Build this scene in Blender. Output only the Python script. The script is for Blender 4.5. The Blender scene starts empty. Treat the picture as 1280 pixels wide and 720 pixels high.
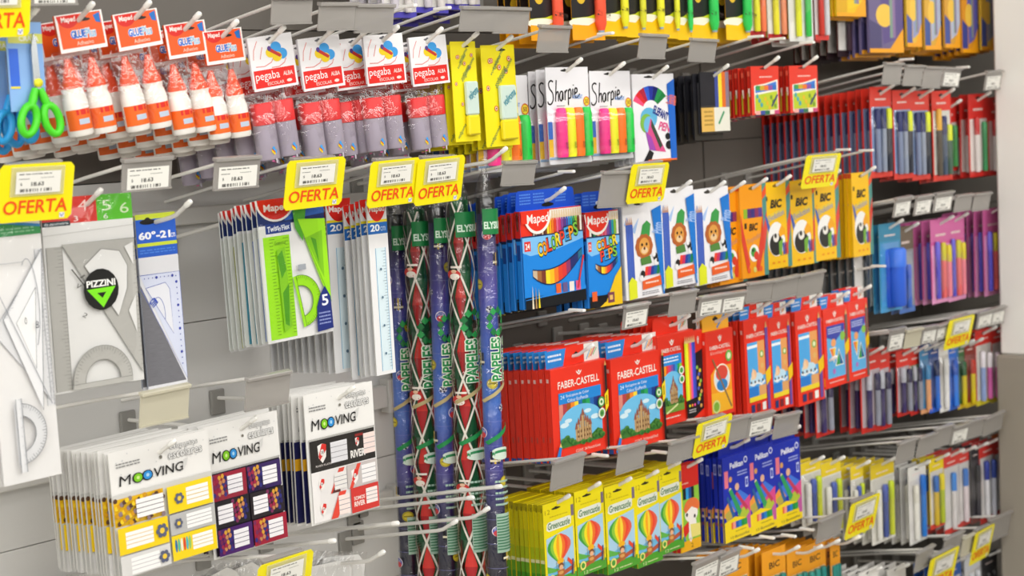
import bpy, bmesh, math, random
from mathutils import Vector, Matrix
C = bpy.context.scene.collection
RND = random.Random(7)
rad = math.radians

# ------------------------------------------------------------------ camera model
F = 2100.0
A_, P_, R_ = rad(41.5), rad(5.5), rad(2.9)
CAM = Vector((0, -2.42, 1.6))
fw = Vector((math.cos(A_)*math.cos(P_), math.sin(A_)*math.cos(P_), -math.sin(P_)))
rt0 = Vector((math.sin(A_), -math.cos(A_), 0)); up0 = rt0.cross(fw)
rt = math.cos(R_)*rt0 - math.sin(R_)*up0
up = math.sin(R_)*rt0 + math.cos(R_)*up0

def proj(p):
    d = Vector(p) - CAM; z = d.dot(fw)
    return 640 + F*d.dot(rt)/z, 360 - F*d.dot(up)/z

def pt(px, py, n):
    """point of the plane that stands n metres out from the wall"""
    d = fw*F + rt*(px-640) - up*(py-360)
    t = (-n - CAM.y)/d.y
    return CAM + d*t

def solve(fn, target, lo, hi):
    for _ in range(50):
        m = (lo+hi)/2
        if fn(m) < target: lo = m
        else: hi = m
    return (lo+hi)/2

def quad(xl, yb, xr, yt, n):
    """measure an upright front face: lower corner, lower far corner, upper corner -> x centre, top z, W, H"""
    a = pt(xl, yb, n)
    xe = solve(lambda x: proj((x, -n, a.z))[0], xr, a.x, a.x+1.5)
    zt = solve(lambda z: -proj((a.x, -n, z))[1], -yt, a.z, a.z+1.5)
    return (a.x+xe)/2, zt, xe-a.x, zt-a.z

# ------------------------------------------------------------------ materials
MATS = {}
def lin(c):
    c /= 255.0
    return c/12.92 if c <= .04045 else ((c+.055)/1.055)**2.4
def rgb(h):
    h = h.lstrip('#')
    return tuple(lin(int(h[i:i+2], 16)) for i in (0, 2, 4)) + (1,)

def nodes(name):
    m = bpy.data.materials.new(name); m.use_nodes = True
    nt = m.node_tree
    return m, nt, nt.nodes['Principled BSDF']

def col(h, rough=.38, spec=.45, metal=0):
    k = (h, rough, spec, metal)
    if k not in MATS:
        m, nt, b = nodes('surface_' + h.strip('#'))
        b.inputs['Base Color'].default_value = rgb(h)
        b.inputs['Roughness'].default_value = rough
        b.inputs['Specular IOR Level'].default_value = spec
        b.inputs['Metallic'].default_value = metal
        MATS[k] = m
    return MATS[k]

def noisy(name, h1, h2, scale, rough, bump=0.0, stretch=(1, 1, 1), metal=0):
    if name in MATS: return MATS[name]
    m, nt, b = nodes(name)
    tc = nt.nodes.new('ShaderNodeTexCoord'); mp = nt.nodes.new('ShaderNodeMapping')
    mp.inputs['Scale'].default_value = stretch
    nz = nt.nodes.new('ShaderNodeTexNoise'); nz.inputs['Scale'].default_value = scale; nz.inputs['Detail'].default_value = 4
    mx = nt.nodes.new('ShaderNodeMix'); mx.data_type = 'RGBA'
    mx.inputs[6].default_value = rgb(h1); mx.inputs[7].default_value = rgb(h2)
    nt.links.new(tc.outputs['Object'], mp.inputs['Vector']); nt.links.new(mp.outputs['Vector'], nz.inputs['Vector'])
    nt.links.new(nz.outputs['Fac'], mx.inputs[0]); nt.links.new(mx.outputs[2], b.inputs['Base Color'])
    b.inputs['Roughness'].default_value = rough; b.inputs['Metallic'].default_value = metal
    if bump:
        bp = nt.nodes.new('ShaderNodeBump'); bp.inputs['Strength'].default_value = bump; bp.inputs['Distance'].default_value = .002
        nt.links.new(nz.outputs['Fac'], bp.inputs['Height']); nt.links.new(bp.outputs['Normal'], b.inputs['Normal'])
    MATS[name] = m
    return m

def film(name='clear_film', tint='#ffffff', gloss=.1, bump=.8, scale=28):
    if name in MATS: return MATS[name]
    m = bpy.data.materials.new(name); m.use_nodes = True
    nt = m.node_tree; nt.nodes.clear()
    out = nt.nodes.new('ShaderNodeOutputMaterial')
    tr = nt.nodes.new('ShaderNodeBsdfTransparent'); tr.inputs['Color'].default_value = rgb(tint)
    gl = nt.nodes.new('ShaderNodeBsdfGlossy'); gl.inputs['Roughness'].default_value = .16
    gl.inputs['Color'].default_value = (.95, .95, .95, 1)
    mx = nt.nodes.new('ShaderNodeMixShader')
    tc = nt.nodes.new('ShaderNodeTexCoord')
    nz = nt.nodes.new('ShaderNodeTexNoise'); nz.inputs['Scale'].default_value = scale; nz.inputs['Detail'].default_value = 3
    nz.inputs['Distortion'].default_value = 1.2
    bp = nt.nodes.new('ShaderNodeBump'); bp.inputs['Strength'].default_value = bump; bp.inputs['Distance'].default_value = .012
    nt.links.new(tc.outputs['Object'], nz.inputs['Vector']); nt.links.new(nz.outputs['Fac'], bp.inputs['Height'])
    nt.links.new(bp.outputs['Normal'], gl.inputs['Normal'])
    mx.inputs[0].default_value = gloss
    nt.links.new(tr.outputs[0], mx.inputs[1]); nt.links.new(gl.outputs[0], mx.inputs[2]); nt.links.new(mx.outputs[0], out.inputs[0])
    MATS[name] = m
    return m

def frosted(name, h, alpha, rough=.3):
    if name in MATS: return MATS[name]
    m, nt, b = nodes(name)
    b.inputs['Base Color'].default_value = rgb(h); b.inputs['Roughness'].default_value = rough
    b.inputs['Alpha'].default_value = alpha
    MATS[name] = m
    return m

def M(x):
    return col(x) if isinstance(x, str) else x

WIRE = col('#e6e4de', .28, .6)
TIP = col('#f6f5f0', .35, .5)
HOLD = frosted('grey_clear_plastic', '#aaa6a1', .74, .2)
HOLDY = frosted('yellowed_clear_plastic', '#cfcab4', .85, .25)

# ------------------------------------------------------------------ text cache
TXT = {}
def glyphs(s, bold=0.0, shear=0.0, space=1.0):
    k = (s, bold, shear, space)
    if k not in TXT:
        cu = bpy.data.curves.new('lettering', 'FONT')
        cu.body = s; cu.size = 1; cu.offset = bold; cu.shear = shear; cu.space_character = space
        cu.resolution_u = 3
        ob = bpy.data.objects.new('lettering', cu); C.objects.link(ob)
        dg = bpy.context.evaluated_depsgraph_get()
        me = bpy.data.meshes.new_from_object(ob.evaluated_get(dg))
        v = [(p.co.x, p.co.y) for p in me.vertices]; f = [tuple(p.vertices) for p in me.polygons]
        bpy.data.objects.remove(ob); bpy.data.curves.remove(cu); bpy.data.meshes.remove(me)
        if v:
            x0 = min(p[0] for p in v); x1 = max(p[0] for p in v); y0 = min(p[1] for p in v); y1 = max(p[1] for p in v)
            v = [((p[0]-x0)/(x1-x0), (p[1]-y0)/(y1-y0)) for p in v]
        TXT[k] = (v, f)
    return TXT[k]

# ------------------------------------------------------------------ mesh collector
class MB:
    def __init__(s):
        s.v, s.f, s.mi, s.sm, s.mats = [], [], [], [], []
    def mat(s, m):
        m = M(m)
        if m not in s.mats: s.mats.append(m)
        return s.mats.index(m)
    def face(s, pts, m, smooth=False):
        b = len(s.v); s.v += [tuple(p) for p in pts]
        s.f.append(tuple(range(b, b+len(pts)))); s.mi.append(s.mat(m)); s.sm.append(smooth)
    def grid(s, rows, m, smooth=True, closed=False):
        b = len(s.v); nr = len(rows); nc = len(rows[0])
        for r in rows: s.v += [tuple(p) for p in r]
        k = s.mat(m)
        for i in range(nr-1):
            for j in range(nc if closed else nc-1):
                j2 = (j+1) % nc
                s.f.append((b+i*nc+j, b+i*nc+j2, b+(i+1)*nc+j2, b+(i+1)*nc+j)); s.mi.append(k); s.sm.append(smooth)
    def box(s, x0, y0, z0, x1, y1, z1, m, ch=0.0):
        """box with chamfered vertical and horizontal edges"""
        bm = bmesh.new()
        bmesh.ops.create_cube(bm, size=1, matrix=Matrix.Translation(((x0+x1)/2, (y0+y1)/2, (z0+z1)/2)) @ Matrix.Diagonal((x1-x0, y1-y0, z1-z0, 1)))
        if ch: bmesh.ops.bevel(bm, geom=bm.edges[:], offset=ch, segments=1, affect='EDGES')
        b = len(s.v); bm.verts.index_update(); k = s.mat(m)
        s.v += [tuple(v.co) for v in bm.verts]
        for f in bm.faces:
            s.f.append(tuple(b+v.index for v in f.verts)); s.mi.append(k); s.sm.append(False)
        bm.free()
    def tube(s, path, r, m, seg=8):
        path = [Vector(p) for p in path]; rows = []; a = None; ring = len(path) > 4 and (path[0]-path[-1]).length < 1e-5
        for i, p in enumerate(path):
            d = (path[min(i+1, len(path)-1)] - path[max(i-1, 0)]).normalized()
            if ring and i in (0, len(path)-1): d = (path[1]-path[-2]).normalized()
            if a is None: a = d.cross(Vector((0, 0, 1)) if abs(d.z) < .9 else Vector((0, 1, 0))).normalized()
            a = (a - d*a.dot(d)).normalized(); c = a.cross(d)
            rr = r[i] if isinstance(r, (list, tuple)) else r
            rows.append([p + a*rr*math.cos(2*math.pi*k/seg) + c*rr*math.sin(2*math.pi*k/seg) for k in range(seg)])
        s.grid(rows, m, True, True)
        s.face(list(reversed(rows[0])), m); s.face(rows[-1], m)
    def lathe(s, cx, cy, prof, m, seg=16, sx=1.0, sy=1.0):
        rows = [[(cx+r*sx*math.cos(2*math.pi*k/seg), cy+r*sy*math.sin(2*math.pi*k/seg), z) for k in range(seg)] for r, z in prof]
        s.grid(rows, m, True, True)
        s.face(list(reversed(rows[0])), m); s.face(rows[-1], m)
    def prism(s, poly, y0, y1, m):
        """poly in x,z counter-clockwise as seen from the aisle; y0 is the face towards the aisle"""
        s.face([(x, y0, z) for x, z in poly], m)
        s.face([(x, y1, z) for x, z in reversed(poly)], m)
        n = len(poly)
        for i in range(n):
            a, b = poly[i], poly[(i+1) % n]
            s.face([(a[0], y0, a[1]), (a[0], y1, a[1]), (b[0], y1, b[1]), (b[0], y0, b[1])], m)
    def build(s, name='mesh'):
        me = bpy.data.meshes.new(name); me.from_pydata(s.v, [], s.f)
        for m in s.mats: me.materials.append(m)
        me.polygons.foreach_set('material_index', s.mi); me.polygons.foreach_set('use_smooth', s.sm)
        me.update()
        return me

class Art(MB):
    """flat print on a face of W x H; u runs 0..1 across, v 0..1 downwards; every call prints over the one before"""
    def __init__(s, W, H, y=-.0004, z0=0.0):
        super().__init__(); s.W, s.H, s.y, s.z0, s.step = W, H, y, z0, .00005
    def p(s, u, v): return ((u-.5)*s.W, s.y, s.z0 - v*s.H)
    def up(s): s.y -= s.step
    def poly(s, uv, m):
        s.up(); P = [s.p(*q) for q in uv]
        ar = sum(P[i][0]*P[(i+1) % len(P)][2] - P[(i+1) % len(P)][0]*P[i][2] for i in range(len(P)))
        s.face(P if ar > 0 else P[::-1], m)
    def rect(s, u0, v0, u1, v1, m): s.poly([(u0, v0), (u1, v0), (u1, v1), (u0, v1)], m)
    def ell(s, u, v, ru, rv, m, k=18, a0=0, a1=360):
        s.poly([(u+ru*math.cos(rad(a0+(a1-a0)*i/k)), v-rv*math.sin(rad(a0+(a1-a0)*i/k))) for i in range(k if a1-a0 == 360 else k+1)], m)
    def circ(s, u, v, ru, m, k=18): s.ell(u, v, ru, ru*s.W/s.H, m, k)
    def ring(s, u, v, ru, rv, w, m, a0=0, a1=360, k=20):
        s.line([(u+ru*math.cos(rad(a0+(a1-a0)*i/k)), v-rv*math.sin(rad(a0+(a1-a0)*i/k))) for i in range(k+1)], w, m)
    def line(s, uv, w, m):
        """stroke, w in metres"""
        s.up(); P = [Vector(s.p(*q)) for q in uv]
        L = []
        for i, p in enumerate(P):
            d = (P[min(i+1, len(P)-1)] - P[max(i-1, 0)])
            d = d.normalized() if d.length else Vector((1, 0, 0))
            n = Vector((-d.z, 0, d.x))*w/2
            L.append((p+n, p-n))
        for i in range(len(L)-1):
            s.face([L[i][1], L[i+1][1], L[i+1][0], L[i][0]], m)
    def text(s, t, u0, v0, u1, v1, m, bold=0.0, shear=0.0, rot=0.0, space=1.0):
        s.up(); V, Fc = glyphs(t, bold, shear, space)
        a = s.p(u0, v1); w = (u1-u0)*s.W; h = (v1-v0)*s.H
        cx, cz = a[0]+w/2, a[2]+h/2; cr, sr = math.cos(rad(rot)), math.sin(rad(rot))
        b = len(s.v); k = s.mat(m)
        for x, y in V:
            dx, dz = (x-.5)*w, (y-.5)*h
            s.v.append((cx+dx*cr-dz*sr, s.y, cz+dx*sr+dz*cr))
        for f in Fc: s.f.append(tuple(b+i for i in f)); s.mi.append(k); s.sm.append(False)
    def outlined(s, t, u0, v0, u1, v1, m, mo, bold=.0, ob=.05, **kw):
        du, dv = (u1-u0)*.02, (v1-v0)*.08
        s.text(t, u0-du, v0-dv, u1+du, v1+dv, mo, bold+ob, **kw); s.text(t, u0, v0, u1, v1, m, bold, **kw)
    def smalltext(s, u0, v0, u1, v1, n, m, seed=1):
        """lines of print too small to read: broken strokes"""
        r = random.Random(seed); s.up(); h = (v1-v0)/n
        for i in range(n):
            u = u0
            while u < u1-.01:
                w = min(r.uniform(.08, .2)*(u1-u0), u1-u)
                P = [s.p(u, v0+i*h+h*.6), s.p(u+w*.8, v0+i*h+h*.6), s.p(u+w*.8, v0+i*h+h*.15), s.p(u, v0+i*h+h*.15)]
                s.face(P, m); u += w
    def barcode(s, u0, v0, u1, v1, m='#222222', n=22, seed=3):
        r = random.Random(seed); s.up(); w = (u1-u0)/n
        for i in range(n):
            if r.random() < .62:
                u = u0+i*w
                s.face([s.p(u, v1), s.p(u+w*.7, v1), s.p(u+w*.7, v0), s.p(u, v0)], m)
    def stripes(s, u0, v0, u1, v1, cols, tilt=0):
        n = len(cols)
        for i, c in enumerate(cols):
            a, b = u0+(u1-u0)*i/n, u0+(u1-u0)*(i+1)/n
            s.poly([(a+tilt, v0), (b+tilt, v0), (b, v1), (a, v1)], c)
    def slot(s, u=.5, v=.06, w=.22, h=.018, m='#1a1816'):
        s.ell(u, v, w/2, h, m); s.ell(u, v-.3*h, w/5, h*1.3, m)

# ------------------------------------------------------------------ things
def ob(name, data, parent=None, loc=(0, 0, 0)):
    o = bpy.data.objects.new(name, data); C.objects.link(o)
    if parent: o.parent = parent
    o.location = loc
    return o

def fit(s):
    """drop articles until a label has at most 16 words"""
    w = s.split()
    while len(w) > 16:
        for a in ('the', 'a', 'an', 'wire', 'its', 'white'):
            k = [i for i in range(len(w)) if w[i] == a]
            if k: w.pop(k[-1]); break
        else: break
    return ' '.join(w)

def tag(o, label, cat, group=None):
    label = fit(label)
    o['label'] = label; o['category'] = cat
    if group: o['group'] = group
    return o

def struct(name, mb):
    o = ob(name, mb.build(name)); o['kind'] = 'structure'
    return o

class Proto:
    """parts of one product: (name, mesh, loc, parent index, label)"""
    def __init__(s, name, cat): s.name, s.cat, s.parts, s.root = name, cat, [], None
    def add(s, name, mb, loc=(0, 0, 0), parent=None, label=None):
        me = mb if isinstance(mb, bpy.types.Mesh) else mb.build(name)
        s.parts.append((name, me, loc, parent, label)); return len(s.parts)-1

FIRST = {}
def copy_tree(o, parent=None):
    c = o.copy(); C.objects.link(c); c.parent = parent
    for ch in list(o.children): copy_tree(ch, c)
    return c

def place(proto, label, group, x, n, z, roll=0, yaw=0, tilt=0):
    if proto.root is None:
        r = ob(proto.name, None); r.empty_display_size = .02
        made = []
        for name, me, loc, par, lab in proto.parts:
            o = ob(name, me, r if par is None else made[par], loc)
            if lab: o['label'] = lab
            made.append(o)
        proto.root = r
    else:
        r = copy_tree(proto.root)
    r.location = (x, -n, z); r.rotation_euler = (rad(tilt), rad(roll), rad(yaw))
    tag(r, label, proto.cat, group)
    return r

ORD = ['frontmost', 'second', 'third', 'fourth', 'fifth', 'sixth', 'seventh', 'eighth', 'ninth', 'tenth', 'eleventh', 'twelfth',
       'thirteenth', 'fourteenth', 'fifteenth', 'sixteenth', 'seventeenth', 'eighteenth']
HOOKS = []
SLOPE = .18

def hook(x, z, n0, tip, slope, label, bend=True, r=.0036):
    """peg hook: x along the wall, z the wire's height at depth n0"""
    t = ob('peg_hook', None, None, (x, 0, z - slope*n0))
    mb = MB()
    path = [(0, 0, 0), (0, -.02, .02*slope)]
    L = tip - (.05 if bend else 0)
    path += [(0, -L*.5, L*.5*slope), (0, -L, L*slope)]
    if bend:
        path += [(0, -L-.014, L*slope+.004), (0, -L-.05, L*slope+.024)]
    mb.tube(path, r, WIRE); ob('wire_arm', mb.build('wire_arm'), t)
    mb = MB(); e = path[-1]; q = path[-2]
    d = (Vector(e)-Vector(q)).normalized()
    mb.tube([Vector(e)-d*.012, Vector(e)+d*.001, Vector(e)+d*.003], [r*1.25, r*1.25, r*.7], TIP); ob('end_cap', mb.build('end_cap'), t)
    mb = MB(); mb.box(-.016, -.008, -.03, .016, 0, .016, col('#8f8d88', .4), .002); ob('base_clip', mb.build('base_clip'), t)
    tag(t, label, 'hook', 'white wire peg hooks')
    HOOKS.append((x, z + slope*(tip-n0), t, label))
    return t

def stack(proto, pos, n, cnt, pitch, slope=SLOPE, desc='', loc='', group='', roll=0, jit=1.0, hz=.012, hk=True, tip=None, first=0, fan=0, hooklabel=None, yaw=0, dx=0):
    """a product hung on a hook: the front pack first, then its copies further back along the wire"""
    x, z = pos; r = random.Random(hash_(desc+loc))
    for k in range(cnt):
        nk = n - k*pitch
        j = jit if k else .3*jit
        lab = f'{desc} {loc}' if cnt == 1 else (f'{desc} {loc}, {ORD[k]} from front' if k else f'{desc} {loc}, frontmost')
        place(proto, lab, group or desc, x + r.uniform(-.0025, .0025)*j + fan*k, nk, z - slope*k*pitch + r.uniform(-.0015, .0015)*j,
              roll + r.uniform(-1.1, 1.1)*j, yaw + r.uniform(-2.0, 2.0)*j*(1 if pitch > .012 else .35), 0)
    if hk:
        hook(x+dx, z-hz, n, tip if tip else n+.038, slope, hooklabel or f'peg hook for the {desc} {loc}')

def hash_(s):
    h = 7
    for ch in s: h = (h*131 + ord(ch)) % 1000003
    return h
# ------------------------------------------------------------------ products
RAINBOW = ['#d8c7a0', '#f2dc2e', '#f59a23', '#e8432e', '#d23c78', '#8a4fa0', '#3a55b0', '#2f8fd0', '#2aa35a', '#8cc63f']
FCRED = '#ea3521'

def carton(name, cat, W, H, T, body, art, tab=0.0, tabart=None, tabhex=None, side=(), sideart=None, tabback=True):
    p = Proto(name, cat)
    mb = MB(); mb.box(-W/2, 0, -H, W/2, T, 0, body, .0012)
    b = p.add('carton_body', mb)
    p.add('front_print', art)
    if side or sideart:
        s = MB()
        for y0, y1, v0, v1, c in side:      # strips on the narrow face that looks along the aisle
            X = -W/2 - .0004
            s.face([(X, T*y1, -H*v1), (X, T*y0, -H*v1), (X, T*y0, -H*v0), (X, T*y1, -H*v0)], c)
        p.add('side_print', s)
    if tab:
        ty = T - .0014 if tabback else .0004
        mb = MB()
        mb.prism([(-W/2+.002, -.002), (W/2-.002, -.002), (W/2-.006, tab-.004), (W/2-.012, tab), (-W/2+.012, tab), (-W/2+.006, tab-.004)], ty, ty+.001, tabhex or body)
        if tabart:
            mb2 = tabart(Art(W, tab, ty-.0003, tab)); 
            b2 = p.add('hang_tab', mb); p.add('tab_print', mb2, (0, 0, 0), b2)
        else: p.add('hang_tab', mb)
    return p

def castle(a, u0, v0, u1, v1):
    """generic turreted castle on a wooded hill, drawn into the box"""
    U = lambda t: u0+(u1-u0)*t
    V = lambda t: v0+(v1-v0)*t
    tree = '#3f7a35'; wall = '#c9a878'; shade = '#a98457'; roof = '#9a5a45'
    a.poly([(U(0), V(.78)), (U(.15), V(.7)), (U(.3), V(.85)), (U(.75), V(.8)), (U(.88), V(.68)), (U(1), V(.75)), (U(1), V(1)), (U(0), V(1))], tree)
    K = lambda x: .53+(x-.5)*.74
    a.rect(U(K(.3)), V(.56), U(K(.74)), V(.92), wall)
    for x0, x1, t in ((.26, .32, .58), (.33, .39, .47), (.41, .46, .38), (.465, .545, .24), (.56, .61, .4), (.62, .68, .46), (.69, .76, .54)):
        x0, x1 = K(x0), K(x1); a.rect(U(x0), V(t), U(x1), V(.92), wall); a.rect(U(x0+(x1-x0)*.55), V(t), U(x1), V(.92), shade)
        a.poly([(U(x0-.015), V(t)), (U((x0+x1)/2), V(t-.2)), (U(x1+.015), V(t))], roof)
    for x in (.34, .43, .53, .62, .7):
        x = K(x); a.rect(U(x-.01), V(.62), U(x+.01), V(.69), '#6e4b30'); a.rect(U(x-.01), V(.76), U(x+.01), V(.82), '#6e4b30')
    for x, t in ((.05, .8), (.14, .74), (.24, .84), (.3, .92), (.8, .86), (.9, .78), (.97, .88), (.5, .95), (.65, .95)):
        a.ell(U(x), V(t), (u1-u0)*.06, (v1-v0)*.07, '#4c8438'); a.ell(U(x)+.01, V(t+.03), (u1-u0)*.04, (v1-v0)*.05, '#2f6a2c')

def knights(a, u, v, s):
    w = '#f3ece4'
    for d in (-1, 1):
        a.poly([(u+d*s*.1, v+s*.35), (u+d*s*.55, v-s*.05), (u+d*s*.75, v-s*.4), (u+d*s*.3, v-s*.15), (u-d*s*.05, v+s*.2)], w)
    a.ell(u, v-.25*s, s*.22, s*.2, w)

def fc_tab(bluew=.38, pic=True):
    def f(a):
        if bluew: a.poly([(0.01, 0.05), (bluew, .05), (bluew-.06, 1), (.02, 1)], '#2b86d6'); a.smalltext(.06, .25, bluew-.08, .75, 2, '#dfeaf5', 4)
        a.slot(.56, .55, .16, .12)
        if pic:
            a.rect(.7, .02, .97, 1, '#e9e6e0')
            for i, c in enumerate(('#7ab2d8', '#f0b23e', '#cf4f48', '#8fc089')): a.line([(.74+.04*i, .9-.06*i), (.84+.03*i, .2+.05*i)], .003, c)
        return a
    return f

def fc_castle(W, H, big=True):
    a = Art(W, H)
    if big:
        knights(a, .5, .09, .07)
        a.text('FABER-CASTELL', .12, .145, .86, .225, '#f6efe6', .012)
        L, R, t, b = .12, .88, .27, .86
        a.rect(L, t, R, b, '#7cc3ea')
        a.stripes(L, .39, R, .56, ['#e08a7a', '#b5424a', '#a3551f', '#f08a2a', '#f6d63a', '#1f6fb2', '#16854a', '#2aa35a', '#2767b5', '#1e3d86', '#4a2a6a'])
        a.rect(L, t, R, .39, '#2487d8')
        a.text('24', .15, .295, .22, .335, '#e8f2fa'); a.text('EcoLapices de Color', .25, .295, .66, .335, '#e8f2fa'); a.text('Colour EcoPencils', .27, .345, .64, .38, '#e8f2fa')
        a.poly([(L, b), (L, .62)] + [(.5-.38*math.cos(rad(t_)), .62-.19*math.sin(rad(t_))) for t_ in range(0, 181, 12)] + [(R, b)], '#6fbfe9')
        for x, y, r in ((.2, .62, .06), (.27, .58, .05), (.62, .52, .05), (.75, .6, .06)): a.ell(x, y, r*1.3, r*.45, '#d4ebf5')
        castle(a, L, .46, R, b)
        for v in (.46, .585):
            a.circ(.86, v, .062, '#3f9a49' if v < .5 else '#e9ede0'); a.circ(.86, v, .042, '#dfeccc' if v < .5 else '#6aa452'); a.circ(.86, v, .02, '#2f7d3c')
        a.text('CONT. 24 Pencils/Unid', .36, .905, .8, .935, '#f0d9cf')
        a.poly([(.02, .99), (.0, .97), (.075, .83), (.115, .845), (.07, .985)], '#2b7fd2'); a.poly([(.075, .83), (.1, .79), (.115, .845)], '#f0cf7a')
        a.poly([(.935, .07), (.955, .015), (.975, .07)], '#d8a05a'); a.rect(.935, .07, .975, .985, '#23201f')
        a.poly([(.92, .39), (.99, .335), (.99, .52), (.93, .585)], '#f2d21c'); a.rect(.945, .4, .965, .5, '#8a7a1c')
    else:
        knights(a, .38, .1, .09); a.text('FABER-CASTELL', .1, .15, .62, .195, '#f6efe6', .01)
        L, R, t, b = .08, .62, .23, .86
        a.rect(L, t, R, b, '#7cc3ea'); a.stripes(L, .33, R, .45, RAINBOW[1:]); a.rect(L, t, R, .34, '#2487d8'); a.smalltext(L+.05, .25, R-.08, .32, 2, '#e8f2fa', 2)
        a.poly([(L, b), (L, .56)] + [(.35-.27*math.cos(rad(t_)), .56-.15*math.sin(rad(t_))) for t_ in range(0, 181, 15)] + [(R, b)], '#6fbfe9')
        castle(a, L, .44, R, .8); a.rect(L, .78, R, b, '#6f9a3c'); a.line([(L+.05, b), (.3, .82), (.45, .78)], .004, '#d9dfa0')
        for v in (.42, .52): a.circ(.58, v, .07, '#e9ede0'); a.circ(.58, v, .045, '#3f9a49')
        a.smalltext(.1, .9, .5, .93, 1, '#f0d9cf', 8)
        a.rect(.68, .2, .97, .78, '#f7b9c0')
        a.stripes(.68, .12, .97, .78, ['#d6e21e', '#f4ef2a', '#f58a3a', '#ef4f9a', '#4a57d0', '#3a46b8'])
        for i in range(6):
            u = .68+.29*(i+.5)/6; a.poly([(u-.024, .14), (u, .06), (u+.024, .14)], '#ecc48a')
        a.poly([(.68, .78), (.97, .76), (.97, .96), (.82, .99), (.68, .97)], '#1d1a1c')
        for i, c in enumerate(('#d6e21e', '#f58a3a', '#ef4f9a')): a.circ(.76+.07*i, .84, .025, c)
        a.smalltext(.73, .88, .93, .93, 2, '#cfc9c9', 3)
    return carton('pencil_carton', 'pencil carton', W, H, .0146, FCRED, a, .036, fc_tab(.38 if big else 0), FCRED,
                  side=[(.3, .7, .1, .14, '#e9b9b0'), (.35, .65, .72, .78, '#c9473c'), (.1, .9, .95, 1, '#2f57a8'), (0, .06, 0, 1, '#c01f14')])

def fc_sea(W, H):
    a = Art(W, H); knights(a, .45, .1, .1); a.text('FABER-CASTELL', .1, .15, .82, .19, '#f6efe6', .01)
    a.rect(.1, .24, .78, .85, '#4fa8e6'); a.rect(.5, .24, .78, .6, '#e8a05c')
    a.rect(.1, .27, .5, .3, '#eef4f8'); a.circ(.66, .38, .08, '#6fae45'); a.circ(.66, .38, .05, '#e3e9c0'); a.circ(.66, .5, .06, '#e3b36a')
    a.ell(.42, .62, .26, .06, '#bfe0f2'); a.ell(.32, .57, .1, .05, '#f0b98a'); a.poly([(.2, .62), (.28, .5), (.38, .62)], '#f3cfa6')
    a.line([(.14, .66), (.28, .68), (.45, .66), (.6, .69), (.74, .66)], .006, '#e9eef2')
    for u in (.2, .35, .5, .65): a.circ(u, .65, .03, '#3a2a2a')
    a.rect(.1, .7, .46, .8, '#2b7cd0'); a.rect(.5, .7, .78, .8, '#e0a468'); a.rect(.1, .8, .78, .85, '#f0d431')
    for i, c in enumerate(('#23366e', '#7b2430', '#f0ede8')): a.rect(.16+.22*i, .88, .3+.22*i, .96, c)
    a.poly([(.82, .12), (.86, .05), (.9, .12)], '#d9b070'); a.rect(.81, .12, .92, .97, '#6b4c9c')
    a.poly([(.76, .58), (.98, .52), (.98, .66), (.8, .72)], '#f0c418')
    return carton('pencil_carton', 'pencil carton', W, H, .0115, FCRED, a, .03, fc_tab(.42), FCRED, side=[(.3, .7, .1, .14, '#e9b9b0'), (0, .12, 0, 1, '#b81512')])

def fc_tri(W, H):
    a = Art(W, H); knights(a, .45, .09, .1); a.text('FABER-CASTELL', .1, .14, .82, .18, '#f6efe6', .01)
    a.rect(.1, .22, .82, .88, '#5fb0e4'); a.poly([(.1, .22), (.82, .22), (.82, .3), (.46, .42), (.1, .36)], '#3c48a8')
    a.smalltext(.16, .25, .7, .33, 3, '#c8d2f0', 5); a.circ(.74, .38, .1, '#8cc04a'); a.ell(.36, .44, .1, .05, '#f0a566')
    a.poly([(.18, .5), (.46, .5), (.36, .7)], '#f3f0ea'); a.poly([(.2, .51), (.33, .51), (.35, .67)], '#e8742c'); a.poly([(.33, .51), (.44, .51), (.36, .67)], '#f3c526')
    a.poly([(.4, .74), (.56, .52), (.76, .74)], '#f3f0ea'); a.poly([(.44, .73), (.56, .55), (.6, .73)], '#2f9a4c'); a.poly([(.6, .73), (.57, .55), (.73, .73)], '#1f5f98')
    a.circ(.35, .8, .06, '#b06fc0'); a.smalltext(.15, .92, .75, .95, 1, '#f0c9c0', 5)
    a.poly([(.86, .12), (.9, .05), (.94, .12)], '#d9b070'); a.rect(.85, .12, .95, .98, '#6d5f58'); a.poly([(.8, .5), (.99, .42), (.99, .58), (.84, .64)], '#f0c418')
    return carton('pencil_carton', 'pencil carton', W, H, .0115, FCRED, a, .03, fc_tab(.36), FCRED, side=[(.3, .7, .1, .14, '#e9b9b0'), (.1, .6, .86, .97, '#f0c418')])

def fc_orange(W, H):
    a = Art(W, H); knights(a, .5, .1, .1); a.text('FABER-CASTELL', .12, .17, .88, .215, '#f6efe6', .01); a.text('Ecolapices', .14, .235, .86, .28, '#f2a79a', .01)
    a.poly([(.12, .95), (.12, .5), (.3, .42), (.88, .42), (.88, .95)], '#f29a1f'); a.rect(.12, .72, .88, .95, '#f5b52a')
    a.circ(.52, .56, .3, '#f3e9d6'); a.circ(.52, .56, .25, '#c9dcec'); a.ell(.52, .5, .22, .09, '#d84a3a'); a.ell(.52, .64, .2, .07, '#2f7fbf')
    a.line([(.2, .32), (.84, .92)], .005, '#8a6a44'); a.circ(.8, .32, .12, '#6fae45'); a.circ(.8, .32, .07, '#e3e9c0'); a.circ(.28, .88, .14, '#cfd88a'); a.circ(.28, .88, .1, '#7fae3a')
    return carton('pencil_carton', 'pencil carton', W, H, .0115, FCRED, a, .04, lambda t: (t.rect(.02, .1, .98, 1, '#f0b030'), t.slot(.5, .4, .2, .1), t.line([(.55, .9), (.85, .2)], .006, '#5f8fc0'), t)[-1], '#e8a526', side=[(.3, .7, .1, .14, '#e9b9b0')])

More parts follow.
